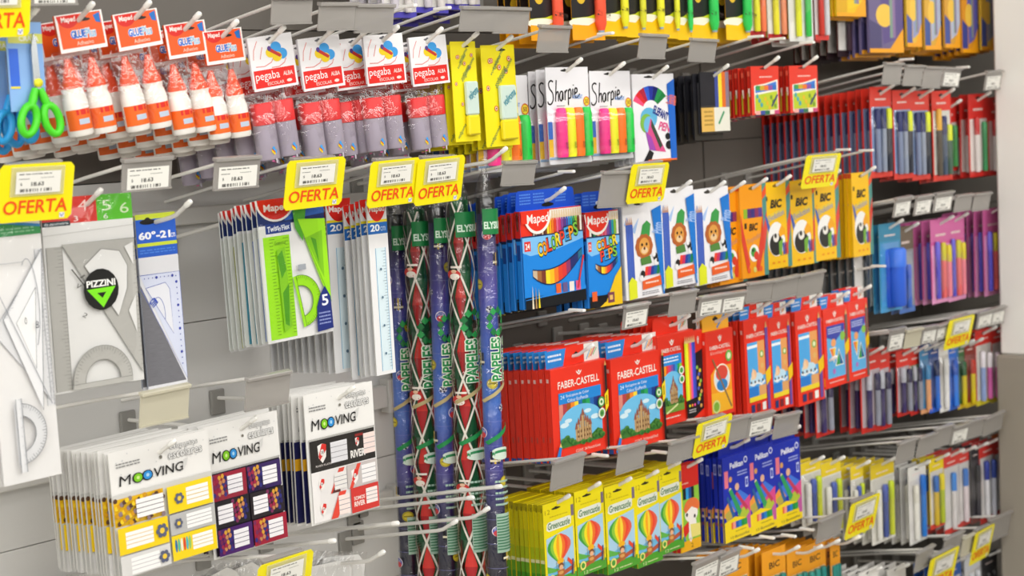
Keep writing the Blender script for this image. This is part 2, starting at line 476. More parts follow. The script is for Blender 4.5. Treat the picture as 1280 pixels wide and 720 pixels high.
def fc_dark(W, H):
    a = Art(W, H); knights(a, .5, .12, .12); a.poly([(.2, .26), (.8, .22), (.8, .9), (.3, .95)], '#1e1c22')
    for i in range(12):
        a.circ(.35+.3*((i*37) % 10)/10, .42+.04*i, .09, ('#8cc04a', '#e7c93a', '#5a62b8', '#d9a85c')[i % 4])
    return carton('pencil_carton', 'pencil carton', W, H, .0115, FCRED, a, .04, fc_tab(0), '#3a2c22', side=[(.3, .7, .1, .14, '#e9b9b0')])

def colourpeps(W, H, wide=True):
    """H counts the whole front; the blue hanging header stands behind"""
    tab = .038 if wide else .04
    a = Art(W, H)
    n = 24 if wide else 12
    a.rect(0, 0, 1, .26, FCRED)
    pc = ['#f4efe2', '#e8d9b8', '#f6e23a', '#f5b024', '#ef7f2a', '#e2452e', '#e26a8e', '#d23c78', '#8a4fa0', '#5a3f8f', '#3a55b0', '#2f8fd0', '#23a0a8', '#2aa35a', '#8cc63f', '#7a4a2a']
    L = .42 if wide else .55
    if wide:
        a.rect(.18, .17, .45, .27, '#8a4a2a')
        for i in range(6): a.rect(.2+.035*i, .17, .22+.035*i, .27, ('#f4efe2', '#c9b08a', '#5a3020', '#8a5030', '#e8d9b8', '#46302a')[i])
    else:
        for i in range(7): a.rect(.1+.06*i, .12, .16+.06*i, .27, ('#f4efe2', '#1d1d1f', '#2aa35a', '#7a4a2a', '#f5b024', '#e2452e', '#e26a8e')[i])
    m = 15 if wide else 6
    for i in range(m):
        u0, u1 = L+(.99-L)*i/m, L+(.99-L)*(i+1)/m; c = pc[(i+2) % 16] if wide else pc[(i*2+6) % 16]
        a.rect(u0, 0.01, u1, .12, '#efe7dc'); a.poly([(u0, .12), (u1, .12), ((u0+u1)/2+.008, .02), ((u0+u1)/2-.008, .02)], '#e3c9a0'); a.rect(u0+.003, .1, u1-.003, .27, c)
    cx = .26 if wide else .34; ru = .2 if wide else .36
    a.ell(cx, .02, ru+.025, .225, '#f4efe9', 20, 180, 360); a.ell(cx, .0, ru, .215, FCRED, 20, 180, 360); a.rect(.0, 0, cx, .13, FCRED)
    a.text('Maped', cx-ru*.84, .035, cx+ru*.92, .16, '#f8f4ee', .01, .05, 2)
    a.rect(0, .26, 1, .88, '#1f86e0'); a.poly([(0, .26), (1, .26), (1, .34), (.5, .43), (.12, .46), (0, .42)], '#7fc0f2'); a.rect(0, .255, 1, .27, '#1a2f5a')
    a.rect(.03, .31, .13, .41, '#e0352c'); a.text('24' if wide else '12', .045, .33, .115, .39, '#f4efe9', .03)
    word = [('COLOR', '#f7d51d'), ("PEP'S", '#f7d51d')]
    cols = ['#f7d51d', '#f39a1f', '#e5432d', '#7cc243', '#f7d51d', '#e5432d', '#3fa0dd', '#f39a1f', '#7cc243', '#f7d51d']
    s = "COLORPEPS"
    if wide:
        for i, ch in enumerate(s):
            u = .24+.074*i; v = .45-.022*i + (.012 if i % 2 else 0)
            a.outlined(ch, u, v-.11, u+.078, v+.03, cols[i], '#1b1a20', .02, .06, rot=8)
    else:
        for i, ch in enumerate(s):
            r_, c_ = (0, i) if i < 5 else (1, i-5); u = .28+.125*c_+.1*r_; v = .36+.11*r_-.012*c_
            a.outlined(ch, u, v-.055, u+.14, v+.055, cols[i], '#1b1a20', .02, .06, rot=8)
    # smile-shaped window on the pencils
    w0, w1, t, b = (.14, .96, .52, .72) if wide else (.22, .9, .53, .68)
    def smile(g):
        P = [(w0+(w1-w0)*i/12-0*g, t+(.09 if wide else .02)+.05*math.sin(math.pi*i/12)-(.16 if wide else .05)*(i/12)**1.6-g) for i in range(13)]
        Q = [(w0+(w1-w0)*i/12, t+(.09 if wide else .02)-(.16 if wide else .05)*(i/12)**1.6+(.06+.14*math.sin(math.pi*(i/12)**.9))*(1 if wide else .6)+g) for i in range(12, -1, -1)]
        return P, Q
    P, Q = smile(.012); a.poly(P+Q, '#14264e')
    P, Q = smile(0); Q = Q[::-1]
    strip = ['#cbb79a', '#a36a3a', '#7a3a2a', '#f2dc2e', '#f5c024', '#ef7f2a', '#e2452e', '#d93a3a', '#8f3a6a', '#2a2f6a', '#25336f', '#2a6f8a']
    for i in range(12): a.poly([P[i], P[i+1], Q[i+1], Q[i]], strip[i])
    a.rect(0, .88, 1, 1, '#16181c')
    if wide:
        a.poly([(0, .9), (.6, .86), (1, .84), (1, .88), (0, .905)], '#1f86e0')
        for i, c in enumerate(('#e8662f', '#6a5a8a', '#e9e3dc', '#e05a8a')): a.rect(.5+.11*i, .78, .58+.11*i, .88, c)
        for i, c in enumerate(('#e8dcc0', '#b08a5a', '#f2dc2e')): a.poly([(.1+.05*i, 1), (.115+.05*i, .76+.02*i), (.13+.05*i, 1)], c)
        a.line([(.98, .52), (.86, .86)], .005, '#c9343a')
    else:
        a.poly([(.25, 1), (.5, .95), (.8, .7), (1, .6), (1, 1)], '#f0c61c'); a.poly([(.0, .88), (.3, .88), (.42, .97), (.3, 1), (0, 1)], '#16181c')
        a.rect(.07, .83, .22, .93, '#e8662f'); a.rect(.55, .86, .75, .97, '#7a3f52'); a.rect(.6, .89, .7, .94, '#e8c06a')
    def tb(t):
        for u in (.08, .3, .66): t.smalltext(u, .15, u+.18, .75, 4, '#5f93e8', int(u*50))
        t.slot(.53 if wide else .5, .8, .2, .1); return t
    return carton('pencil_carton', 'pencil carton', W, H, .013, '#1f7fd8', a, tab, tb, '#1a4fc8',
                  side=[(0, 1, 0, .27, '#cf2320'), (.3, .7, .02, .2, '#e9dfd6'), (.2, .8, .04, .1, '#cf2320'), (0, 1, .27, .3, '#14264e'), (.2, .8, .34, .5, '#123f8a')])

def lion(W, H):
    a = Art(W, H); a.rect(0, 0, 1, 1, '#eeedf0')
    a.slot(.42, .04, .22, .016, '#3a3632'); a.poly([(.02, .24), (.1, .16), (.22, .3), (.42, .18), (.3, .34)], '#a8c4ee')
    a.rect(.06, .22, .24, .82, '#3f5cb8')
    for i in range(4):
        u = .06+.045*i; a.poly([(u, .24), (u+.022, .16), (u+.045, .24)], '#c99878'); a.line([(u+.045, .25), (u+.045, .8)], .0012, '#6a86d8')
    # a cartoon lion's mane and face
    a.poly([(.42, .4), (.5, .26), (.62, .22), (.72, .26), (.66, .42)], '#3f9a4c')
    for i in range(10): a.circ(.52+.15*math.cos(i*.63), .48+.075*math.sin(i*.63), .085, '#b5622e')
    a.circ(.52, .48, .14, '#dc9c48'); a.ell(.52, .52, .09, .035, '#e8c79a'); a.circ(.46, .46, .025, '#2a1c14'); a.circ(.58, .46, .025, '#2a1c14'); a.circ(.52, .5, .025, '#5a2a1a')
    a.poly([(.4, .6), (.66, .58), (.7, .66), (.42, .67)], '#54853f')
    a.circ(.8, .6, .06, '#2a2826'); a.circ(.76, .57, .05, '#efeeee'); a.circ(.82, .66, .06, '#efeeee'); a.circ(.86, .64, .035, '#2a2826')
    a.rect(.46, .7, .88, .78, '#efeeee'); a.stripes(.48, .69, .88, .78, ['#e8452e', '#c93060', '#2a3f98', '#1f66a8', '#1f7f4c'], .04)
    a.circ(.44, .76, .06, '#2a2826'); a.circ(.4, .8, .05, '#efeeee'); a.poly([(.42, .83), (.92, .8), (.94, .9), (.42, .92)], '#e8632a')
    a.smalltext(.5, .84, .86, .88, 1, '#f4d9c9', 4)
    a.poly([(.06, .82), (.15, .77), (.27, .82), (.27, .99), (.06, 1)], '#dfe52a'); a.smalltext(.4, .94, .86, .98, 2, '#8a8a92', 6)
    a.poly([(.74, .12), (1, .08), (1, 1), (.96, 1)], '#1f78d0'); a.text('Pinto', .8, .22, .98, .4, '#a9c4ef', .02, 0, 80)
    a.rect(.97, .9, 1, .97, '#8fc1ee')
    return carton('pencil_carton', 'pencil carton', W, H, .012, '#dcdce0', a, 0, side=[(.2, .5, .05, .95, '#b9bcc6'), (.6, .8, .05, .95, '#8d93a6')])

def bic(W, H, orange=False):
    y = '#f09a12' if orange else '#f3bf10'
    a = Art(W, H); a.rect(0, 0, 1, 1, y)
    a.slot(.45, .045, .22, .016, '#7a5a10'); a.rect(.84, 0, 1, 1, '#4f8f86'); a.poly([(.84, .5), (1, .3), (1, .5), (.84, .8)], '#d94a3a'); a.poly([(.84, .1), (1, .02), (1, .12), (.84, .18)], '#e8522a')
    if orange:
        a.stripes(.12, .26, .82, .36, ['#8fb42a', '#5a2a6a', '#3a2f78', '#8a2f5a', '#5a3a8f'])
        a.text('BIC', .3, .42, .64, .5, '#1d1a16', .04, .2); a.rect(.14, .41, .22, .47, '#1d1a16')
        a.text('Tropicolors', .2, .55, .8, .62, '#d89a6a', .02, 0, 14)
        a.poly([(.0, .3), (.1, .5), (.3, .85), (.2, .95), (.02, .6)], '#d8402c'); a.poly([(.84, .3), (.74, .55), (.5, .92), (.62, .95), (.84, .7)], '#d8402c')
        a.circ(.46, .74, .18, '#f2efe8'); a.circ(.44, .73, .1, '#3f9a3a'); a.circ(.54, .77, .09, '#d8402c'); a.circ(.42, .71, .035, '#1d1a16')
        for i in range(3): a.circ(.25+.22*i, .92, .06, '#d9d06a' if i % 2 else '#e85a2a')
    else:
        a.text('BIC', .22, .2, .68, .3, '#1d1a16', .05, .2); a.rect(.06, .16, .13, .21, '#1d1a16')
        a.poly([(.1, .38), (.74, .3), (.76, .38), (.14, .46)], '#e6c63e'); a.text('Evolution', .14, .35, .74, .42, '#8a8fb0', .02, 0, 12)
        a.poly([(0, .36), (.1, .4), (.34, .7), (.2, .72)], '#3f62b0')
        a.ell(.42, .66, .33, .2, '#efeeea'); a.ell(.4, .72, .25, .13, '#23221f'); a.ell(.4, .64, .11, .055, '#e9e6de'); a.circ(.38, .62, .05, '#2c2a28')
        a.poly([(.5, .58), (.62, .5), (.76, .56), (.78, .68), (.7, .62), (.54, .64)], '#f0a818'); a.poly([(.5, .7), (.66, .66), (.6, .86), (.5, .84)], '#6fa83a')
        for i, c in enumerate(('#3a56a8', '#8a3a6a', '#d8482c')): a.poly([(.64+.07*i, .72), (.7+.07*i, .7), (.72+.07*i, .84), (.66+.07*i, .86)], c)
        for i in range(3): a.ell(.28+.2*i, .93, .05, .012, '#e88a1a')
    return carton('pencil_carton', 'pencil carton', W, H, .011, y, a, 0, side=[(.1, .2, 0, 1, '#d69c0c'), (0, 1, 0, .06, '#d8502a')])

def balloon(W, H):
    a = Art(W, H); a.rect(0, 0, 1, 1, '#f1e00c')
    a.text('12', .06, .07, .22, .125, '#a8920c'); a.slot(.42, .075, .3, .013, '#2a2410'); a.rect(.9, .09, .99, .22, '#7a6a80'); a.smalltext(.2, .155, .8, .175, 1, '#c2ac14', 3)
    a.poly([(.1, .235), (.16, .215), (.84, .205), (.9, .225), (.88, .3), (.82, .315), (.16, .325), (.08, .3)], '#e9eddf')
    a.text('Greencastle', .13, .225, .85, .305, '#4a7a4a', .02, .15)
    a.poly([(.06, .4), (.94, .34), (.94, .93), (.06, .93)], '#a9cfe8'); a.poly([(.06, .78), (.5, .72), (.94, .76), (.94, .9), (.06, .9)], '#6db7e0')
    a.poly([(.06, .72), (.3, .77), (.5, .79), (.3, .81), (.06, .8)], '#5fb04a'); a.poly([(.06, .84), (.45, .84), (.3, .88), (.06, .89)], '#4da03e')
    a.rect(0, .88, 1, 1, '#4f9f2e'); a.poly([(.06, .95), (.3, .86), (.96, .78), (.96, .83), (.4, .9)], '#b5563a')
    cx, cy = .46, .54
    seg = ['#3f9f3a', '#8cc63f', '#f3df20', '#f7a81c', '#f7d83a', '#ef7a2a', '#e8452e', '#e2604a']
    for i, c in enumerate(seg):
        def edge(t, k): return (cx + .38*(2*t-1)*math.sin(math.pi*k**.8)*(1 if k < .5 else 1-.25*(k-.5)), cy-.17+.36*k)
        ks = [.03+j*.89/8 for j in range(9)]
        a.poly([edge(i/8, k) for k in ks]+[edge((i+1)/8, k) for k in reversed(ks)], c)
    a.ell(cx+.02, .7, .11, .035, '#f2b21c'); a.ell(cx+.03, .755, .09, .035, '#7a4a2a'); a.ell(cx+.03, .775, .065, .03, '#eab58c')
    a.poly([(.36, .8), (.6, .8), (.56, .89), (.41, .89)], '#b06a30'); a.ell(.48, .835, .08, .02, '#d9a05a'); a.line([(.36, .8), (.34, .7)], .001, '#7a5a3a'); a.line([(.6, .8), (.6, .7)], .001, '#7a5a3a')
    a.poly([(.72, .68), (.9, .76), (.86, .8), (.7, .72)], '#e2492c'); a.line([(.84, .9), (.88, .72)], .004, '#4a3f6a'); a.line([(.9, .9), (.93, .76)], .004, '#c9a82a')
    a.circ(.18, .88, .1, '#e9e27a'); a.circ(.18, .88, .06, '#4a9a3a'); a.text('12', .2, .95, .34, .985, '#dfe8b0'); a.smalltext(.38, .95, .8, .98, 1, '#cfe0a0', 8)
    p = carton('pencil_carton', 'pencil carton', W, H, .0108, '#d7cc0a', a, 0,
               side=[(0, 1, 0, .08, '#b3a50a'), (0, 1, .3, .5, '#c9c90c'), (0, 1, .5, .64, '#aebf12'), (0, 1, .64, .68, '#dfe0a8'), (0, 1, .68, .8, '#6aa61e'), (0, 1, .8, 1, '#3f8f1e'), (.25, .4, .04, .09, '#4a3f10'), (0, .1, 0, 1, '#a8a00a')])
    return p

def girl(W, H):
    a = Art(W, H); a.rect(0, 0, 1, 1, '#8fc63f'); a.rect(0, 0, 1, .27, '#d8261c'); a.smalltext(.1, .2, .5, .24, 1, '#f0b0a0', 2)
    a.stripes(.08, .27, .75, .4, ['#2f9a3c', '#1d1d1f', '#2f9fe0', '#1f4f9a', '#151a2a'])
    a.ell(.62, .5, .38, .1, '#e2703a'); a.ell(.58, .58, .32, .1, '#f1ebe4'); a.poly([(.2, .5), (.5, .42), (.95, .5), (.9, .55), (.6, .5), (.3, .56)], '#e2703a')
    a.ell(.36, .58, .05, .022, '#1d1a1c'); a.ell(.74, .62, .05, .022, '#1d1a1c'); a.poly([(.45, .66), (.8, .66), (.86, .86), (.4, .86)], '#f1ebe4'); a.poly([(.5, .7), (1, .72), (1, .86), (.55, .86)], '#e9dc7a')
    a.poly([(.1, .72), (.42, .66), (.44, .78), (.14, .86)], '#d8261c'); a.line([(.05, .7), (.3, .95)], .006, '#3a6fb0'); a.rect(0, .88, 1, 1, '#f0b41c'); a.line([(.45, .86), (.5, .9), (.56, .86)], .004, '#f1ebe4')
    a.text('2', .5, .92, .62, .97, '#7a5a1a')
    return carton('pencil_carton', 'pencil carton', W, H, .011, '#d8261c', a)

def pelikan(W, H):
    B = '#1b2fae'
    a = Art(W, H); a.rect(0, 0, 1, 1, B)
    a.text('Pelikan', .28, .08, .78, .15, '#e6e8f4', .03); a.circ(.88, .09, .07, '#dfe3f4'); a.circ(.88, .09, .045, B)
    a.rect(.06, .16, .2, .36, '#e8788a'); a.circ(.28, .27, .06, '#d8a05a'); a.circ(.52, .38, .08, '#e0b090'); a.smalltext(.55, .2, .92, .27, 2, '#a9b4e8', 2)
    a.rect(.84, .3, .94, .42, '#c9d2f4'); a.rect(.86, .32, .92, .4, B)
    a.poly([(.15, .55), (.6, .42), (1, .55), (1, .62), (.3, .68)], '#3f74d8'); a.poly([(.0, .6), (.2, .52), (.4, .66), (.2, .72), (0, .7)], '#f09a3a'); a.poly([(.02, .66), (.22, .62), (.4, .7), (.1, .76)], '#b8a84a')
    a.poly([(.6, .62), (1, .52), (1, .78), (.7, .74)], '#d8488a'); a.poly([(.5, .7), (.8, .62), (1, .76), (1, .86), (.6, .82)], '#b0c43a')
    a.poly([(.2, .4), (.3, .38), (.66, .68), (.56, .74)], '#2f9a5c'); a.poly([(.2, .4), (.24, .36), (.3, .38)], '#e8d2a8'); a.poly([(.1, .48), (.16, .45), (.4, .7), (.32, .74)], '#2a5f9a')
    a.poly([(.44, .46), (.5, .43), (.9, .66), (.84, .7)], '#c23a5a')
    a.poly([(0, .76), (.4, .72), (1, .8), (1, 1), (0, 1)], '#f2d51a'); a.poly([(.8, .78), (1, .7), (1, .92), (.9, .92)], '#c05aa0')
    a.rect(.24, .78, .84, .86, '#e2602a'); a.stripes(.3, .78, .84, .86, ['#f09a8a', '#1f57b0', '#1f7fc8', '#1f8f3c', '#2a9f4c']); a.smalltext(.4, .89, .8, .91, 1, '#8a7a2a', 2); a.text('12 Buntstifte', .2, .94, .9, .97, '#4a4440')
    return carton('pencil_carton', 'pencil carton', W, H, .012, B, a, .034, lambda t: (t.slot(.62, .5, .24, .1), t)[-1], '#1a2a9c',
                  side=[(.2, .8, .07, .2, '#98a0d8'), (.3, .7, .09, .18, B), (0, .1, 0, 1, '#0f1a70'), (.2, .8, .6, .64, '#c98a9a'), (.2, .8, .68, .71, '#e0cfd8'), (.2, .8, .76, .8, '#7a3a6a'), (0, .3, .6, 1, '#c9b02a')])

def crayons(W, H):
    a = Art(W, H); a.rect(0, 0, 1, 1, '#e23a28'); a.slot(.45, .05, .26, .02, '#5a1a14'); a.smalltext(.3, .2, .75, .26, 1, '#f2c9bf', 2)
    a.poly([(.1, .4), (.5, .36), (.95, .28), (.95, .95), (.1, .97)], '#f0ead9'); a.poly([(.14, .42), (.5, .39), (.9, .32), (.9, .48), (.5, .52), (.14, .55)], '#3f7ad0')
    a.stripes(.16, .4, .9, .5, ['#3f9a4c', '#c9a52a', '#e8782a', '#8a4fa0', '#2f6fc0']); a.poly([(.12, .6), (.5, .56), (.92, .52), (.92, .9), (.12, .92)], '#b9c92a')
    for i in range(9): a.circ(.2+.07*((i*7) % 10), .62+.03*i, .045, ('#3fa0a8', '#6f9a2a', '#e0b82a')[i % 3])
    a.line([(.7, .84), (.92, .6)], .006, '#3a3f6a'); a.stripes(.12, .92, .95, 1, ['#f0a8a0', '#3f4f9a', '#2a6f4a', '#f0e2d0', '#c94a7a'])
    return carton('crayon_carton', 'crayon box', W, H, .011, '#c9261a', a, 0, side=[(.3, .7, .45, .62, '#e9ded0'), (.5, .9, .55, .95, '#b9a52a'), (.2, .8, .1, .2, '#e8604a'), (0, .15, 0, 1, '#8a1410')])

# ------------------------------------------------------------------ cards and blisters
def card(name, cat, W, H, art, back='#d9d6d0', t=.0012, corner=.004):
    p = Proto(name, cat); mb = MB(); c = corner
    mb.prism([(-W/2+c, -H), (W/2-c, -H), (W/2, -H+c), (W/2, -c), (W/2-c, 0), (-W/2+c, 0), (-W/2, -c), (-W/2, -H+c)], 0, t, back)
    p.add('backing_card', mb); p.add('card_print', art)
    return p

def marker_mesh(h, w, body, cap, capfrac=.4, tipc=None):
    mb = MB(); d = w*.8
    mb.lathe(0, -d*.5, [(w*.42, -h), (w*.5, -h+.004), (w*.5, -h*capfrac)], body, 10, 1, .8)
    mb.lathe(0, -d*.5, [(w*.54, -h*capfrac), (w*.54, -.006), (w*.4, 0)], cap, 10, 1, .8)
    return mb

def shell(W, H, d, m=None, gx=5, gz=7):
    """clear blister bubble over the whole card"""
    mb = MB(); rows = []
    for i in range(gz+1):
        z = -H*i/gz; r = []
        for j in range(gx+1):
            x = -W/2+W*j/gx; b = min(1, 4*math.sin(math.pi*i/gz)*math.sin(math.pi*j/gx))
            r.append((x, -d*b-.001, z))
        rows.append(r)
    mb.grid(rows[::-1], m or film('blister_shell', '#ffffff', .1, .15, 20))
    return mb

def script(a, u0, v0, u1, v1, m, w):
    """brush-like handwritten word"""
    S = [[(.17, .06), (.1, .0), (.03, .1), (.05, .3), (.14, .5), (.15, .75), (.08, .92), (.0, .9), (-.02, .8)],
         [(.27, .0), (.25, .35), (.22, .85)], [(.23, .62), (.28, .48), (.32, .52), (.31, .85)],
         [(.46, .5), (.4, .48), (.36, .62), (.37, .8), (.42, .82), (.46, .5), (.46, .82)],
         [(.53, .46), (.52, .84)], [(.525, .58), (.57, .46), (.6, .48)],
         [(.64, .44), (.62, 1.05)], [(.635, .52), (.69, .42), (.72, .55), (.7, .76), (.63, .78)],
         [(.78, .42), (.77, .8)], [(.8, .26), (.805, .3)],
         [(.84, .62), (.91, .56), (.91, .44), (.86, .42), (.83, .6), (.86, .78), (.92, .78), (1.0, .66)]]
    for st in S:
        P = []
        for i in range(len(st)-1):
            p0, p1, p2, p3 = st[max(i-1, 0)], st[i], st[i+1], st[min(i+2, len(st)-1)]
            for k in range(5):
                t = k/5; f = lambda q: .5*(2*p1[q]+(p2[q]-p0[q])*t+(2*p0[q]-5*p1[q]+4*p2[q]-p3[q])*t*t+(3*p1[q]-p0[q]-3*p2[q]+p3[q])*t**3)
                P.append((f(0), f(1)))
        P.append(st[-1])
        a.line([(u0+(u1-u0)*x, v0+(v1-v0)*(y-.12*(x-.3))) for x, y in P], w, m)

def sharpie(W, H):
    a = Art(W, H); a.rect(0, 0, 1, 1, '#e9e8ec'); a.slot(.45, .035, .2, .012)
    script(a, .04, .13, .78, .39, '#191818', .0034)
    a.text('ACCENT', .6, .29, .84, .33, '#7fa4dc', .02); a.smalltext(.22, .39, .42, .41, 1, '#8a8a90', 2)
    a.circ(.93, .36, .075, '#d8702a'); a.circ(.93, .36, .058, '#f0d53a'); a.text('50', .89, .335, .97, .385, '#8a4a20', .02)
    a.rect(0, .56, .1, .88, '#2f6fc8'); a.rect(0, .74, .1, .92, '#eac01f'); a.rect(.88, .56, 1, .74, '#3f7fd4'); a.rect(.9, .74, 1, .92, '#eac01f')
    a.poly([(0, .93), (1, .9), (1, .93), (.5, .95), (0, .95)], '#7fa9d0'); a.rect(0, .955, 1, 1, '#d8dade')
    p = card('marker_pack', 'highlighter pack', W, H, a, '#d2d2d8')
    for i, c in enumerate(('#f5378e', '#eef02a', '#fb7a1e', '#22c84a')):
        x = -W*.25+W*.2*i
        mb = MB(); w = W*.205; h = H*.51
        mb.lathe(0, -.008, [(w*.46, -h), (w*.5, -h+.006), (w*.5, -h*.15), (w*.42, -.003), (w*.3, 0)], c, 12, 1, .75)
        k = p.add('highlighter', mb, (x, 0, -H*.42))
        e = Art(w, h, -.0195); e.text('accent', .3, .72, .75, .8, '#2a3a34', .0, 0, 90)
        p.add('lettering', e, (0, 0, 0), k)
    p.add('blister_shell', shell(W, H*.56, .018), (0, 0, -H*.41))
    return p

def birdpack(W, H):
    a = Art(W, H); a.rect(0, 0, 1, 1, '#ecebef'); a.slot(.4, .035, .24, .012)
    for i, c in enumerate(('#f0507a', '#d8262c', '#b01f3a', '#2f5fd0', '#1f2f9a', '#101a6a', '#1f8f4a', '#157a3a')):
        a0 = 155-15*i; P = [(.42+r*math.cos(rad(t)), .42-r*.62*math.sin(rad(t))) for r, t in ((.2, a0), (.2, a0-15), (.46, a0-15), (.46, a0))]; a.poly(P, c)
    a.ell(.36, .5, .2, .12, '#5fb0d8'); a.ell(.3, .56, .15, .11, '#7fb84a'); a.ell(.36, .58, .13, .1, '#6fb6e0'); a.poly([(.4, .5), (.74, .9), (.5, .88), (.3, .7)], '#d8508a'); a.poly([(.26, .64), (.4, .72), (.5, .88), (.34, .86)], '#a04ab0')
    a.poly([(.42, .52), (.66, .82), (.6, .86), (.4, .6)], '#3a4a3a'); a.text('ELEFANT', .46, .4, .84, .5, '#2a3a8a', .04, .2, -20); a.text('PEN', .58, .56, .88, .66, '#e05a90', .03, .3, -10)
    a.ell(.8, .72, .06, .04, '#1d1c1e'); a.ell(.82, .82, .08, .05, '#1d1c1e'); a.poly([(.2, .98), (.34, .86), (.44, .9), (.36, 1), (.2, 1)], '#1d1c1e')
    a.rect(.3, .975, 1, 1, '#e8702a'); a.poly([(.82, .12), (1, .06), (1, .98), (.86, .98)], '#1f66c8'); a.text('Stabilo', .84, .2, .98, .4, '#d86a5a', .03, 0, 80)
    return carton('marker_carton', 'marker pack', W, H, .012, '#d0cfd4', a, 0, side=[(.2, .8, .2, .9, '#aaa9ae')])

def blackpens(W, H, front=False):
    a = Art(W, H); a.rect(0, 0, 1, 1, '#24242a'); a.rect(0, .55, 1, 1, '#3a3630')
    a.slot(.5, .04, .3, .012, '#0c0c0c')
    if front:
        a.stripes(.5, 0, 1, .6, ['#3f4f9a', '#f0dc3a', '#e0702a', '#8a7a8a']); a.rect(.0, .58, 1, .97, '#e3e2d4'); a.rect(0, .58, .45, .97, '#e0b45a'); a.line([(.6, .85), (.8, .65)], .006, '#4a9a6a'); a.smalltext(.1, .62, .4, .9, 4, '#a8863a', 2)
    p = card('pencil_wallet', 'pencil wallet', W, H, a, '#1c1c22', .004)
    if not front:
        for i in range(4):
            mb = MB(); mb.tube([(0, -.004, -.02), (0, -.004, -H*.9)], .0035, '#2c2c34', 6); p.add('pencil', mb, (-W*.36+W*.24*i, 0, 0))
    return p

def yellowglue(W, H):
    a = Art(W, H); Y = '#f2e21a'; a.rect(0, 0, 1, 1, Y); r = random.Random(4); a.slot(.6, .05, .28, .012, '#3a3420')
    for i in range(18):
        u, v = r.uniform(.1, .9), r.uniform(.06, .96)
        if i % 2: a.text('voligoma', u-.24, v-.024, u+.24, v+.024, '#4f7f58', .0, .3, 50)
        else: a.circ(u, v, .055, '#d8583a'); a.circ(u, v, .04, '#efc9a8'); a.circ(u, v, .018, '#3a2c2a')
    p = card('glue_blister', 'glue blister card', W, H, a, '#d9c814')
    mb = MB(); w = W*.46; mb.box(-w/2, -.012, -H*.34, w/2, -.001, 0, '#c9dcd2', .003); k = p.add('glue_tube', mb, (W*.14, 0, -H*.4), None, 'pale green window of the glue tube')
    mb = MB(); mb.box(-w/2, -.012, -H*.2, w/2, -.001, 0, '#eedb1e', .003); p.add('tube_cap', mb, (0, 0, -H*.34), k)
    e = Art(w, H*.3, -.0124); e.text('voligoma', .05, .25, .95, .6, '#3f8fa0', .02, .3, 35); p.add('lettering', e, (0, 0, 0), k)
    return p

def bag(W, H, d, v0, seed=1):
    """thin wrinkled film pillow, from v0 down"""
    mb = MB(); r = random.Random(seed); nx, nz = 8, 10
    for sgn in (-1, 1):
        rows = []
        for i in range(nz+1):
            row = []
            for j in range(nx+1):
                s = math.sin(math.pi*min(1, (i/nz)*1.0))**.5*math.sin(math.pi*j/nx)**.5
                y = d/2+sgn*(d/2*s + (r.uniform(-.0025, .0025) if 0 < i < nz and 0 < j < nx else 0))
                row.append((-W/2+W*j/nx + (r.uniform(-.002, .002) if j in (0, nx) else 0), y, -H*v0-(H*(1-v0))*i/nz))
            rows.append(row)
        mb.grid(rows if sgn > 0 else rows[::-1], film())
    return mb

def bottle(p, x, y, z, h, r, body, cap, label=None, logo=False, cone=True):
    mb = MB(); b = h*.62
    if not cone: mb.lathe(0, 0, [(r*.94, -h), (r, -h+.003), (r*.98, -h+b*.99)], body, 14, 1, .8)
    else: mb.lathe(0, 0, [(r*.9, -h), (r, -h+.003), (r, -h+b*.72), (r*.86, -h+b*.86), (r*.8, -h+b*.9), (r*.9, -h+b)], body, 14, 1, .8)
    k = p.add('glue_bottle', mb, (x, y, z))
    mb = MB()
    if cone: mb.lathe(0, 0, [(r*.78, -h+b), (r*.78, -h+b+.006), (r*.55, -h+b+h*.16), (r*.3, -h*.06), (r*.22, 0)], cap, 12, 1, .85)
    else: mb.lathe(0, 0, [(r*1.0, -h+b), (r*1.02, -h*.02), (r*.92, 0)], cap, 14, 1, .8)
    p.add('cap', mb, (0, 0, 0), k)
    if label:
        mb = MB(); rows = [[(1.02*r*math.sin(t), -.8*1.03*r*math.cos(t), zz) for t in [-1.5+3*i/10 for i in range(11)]] for zz in (-h+.009, -h+b*.56)]
        mb.grid(rows, label); 
        if logo:
            for zz, c, q in ((-h+b*.5, '#d8261c', .55), (-h+b*.3, '#b9c6d8', .45)):
                rows = [[(1.05*r*math.sin(t), -.8*1.06*r*math.cos(t), zz+dz) for t in (-q, 0, q)] for dz in (-.004, .004)]; mb.grid(rows, c)
        p.add('bottle_label', mb, (0, 0, 0), k)

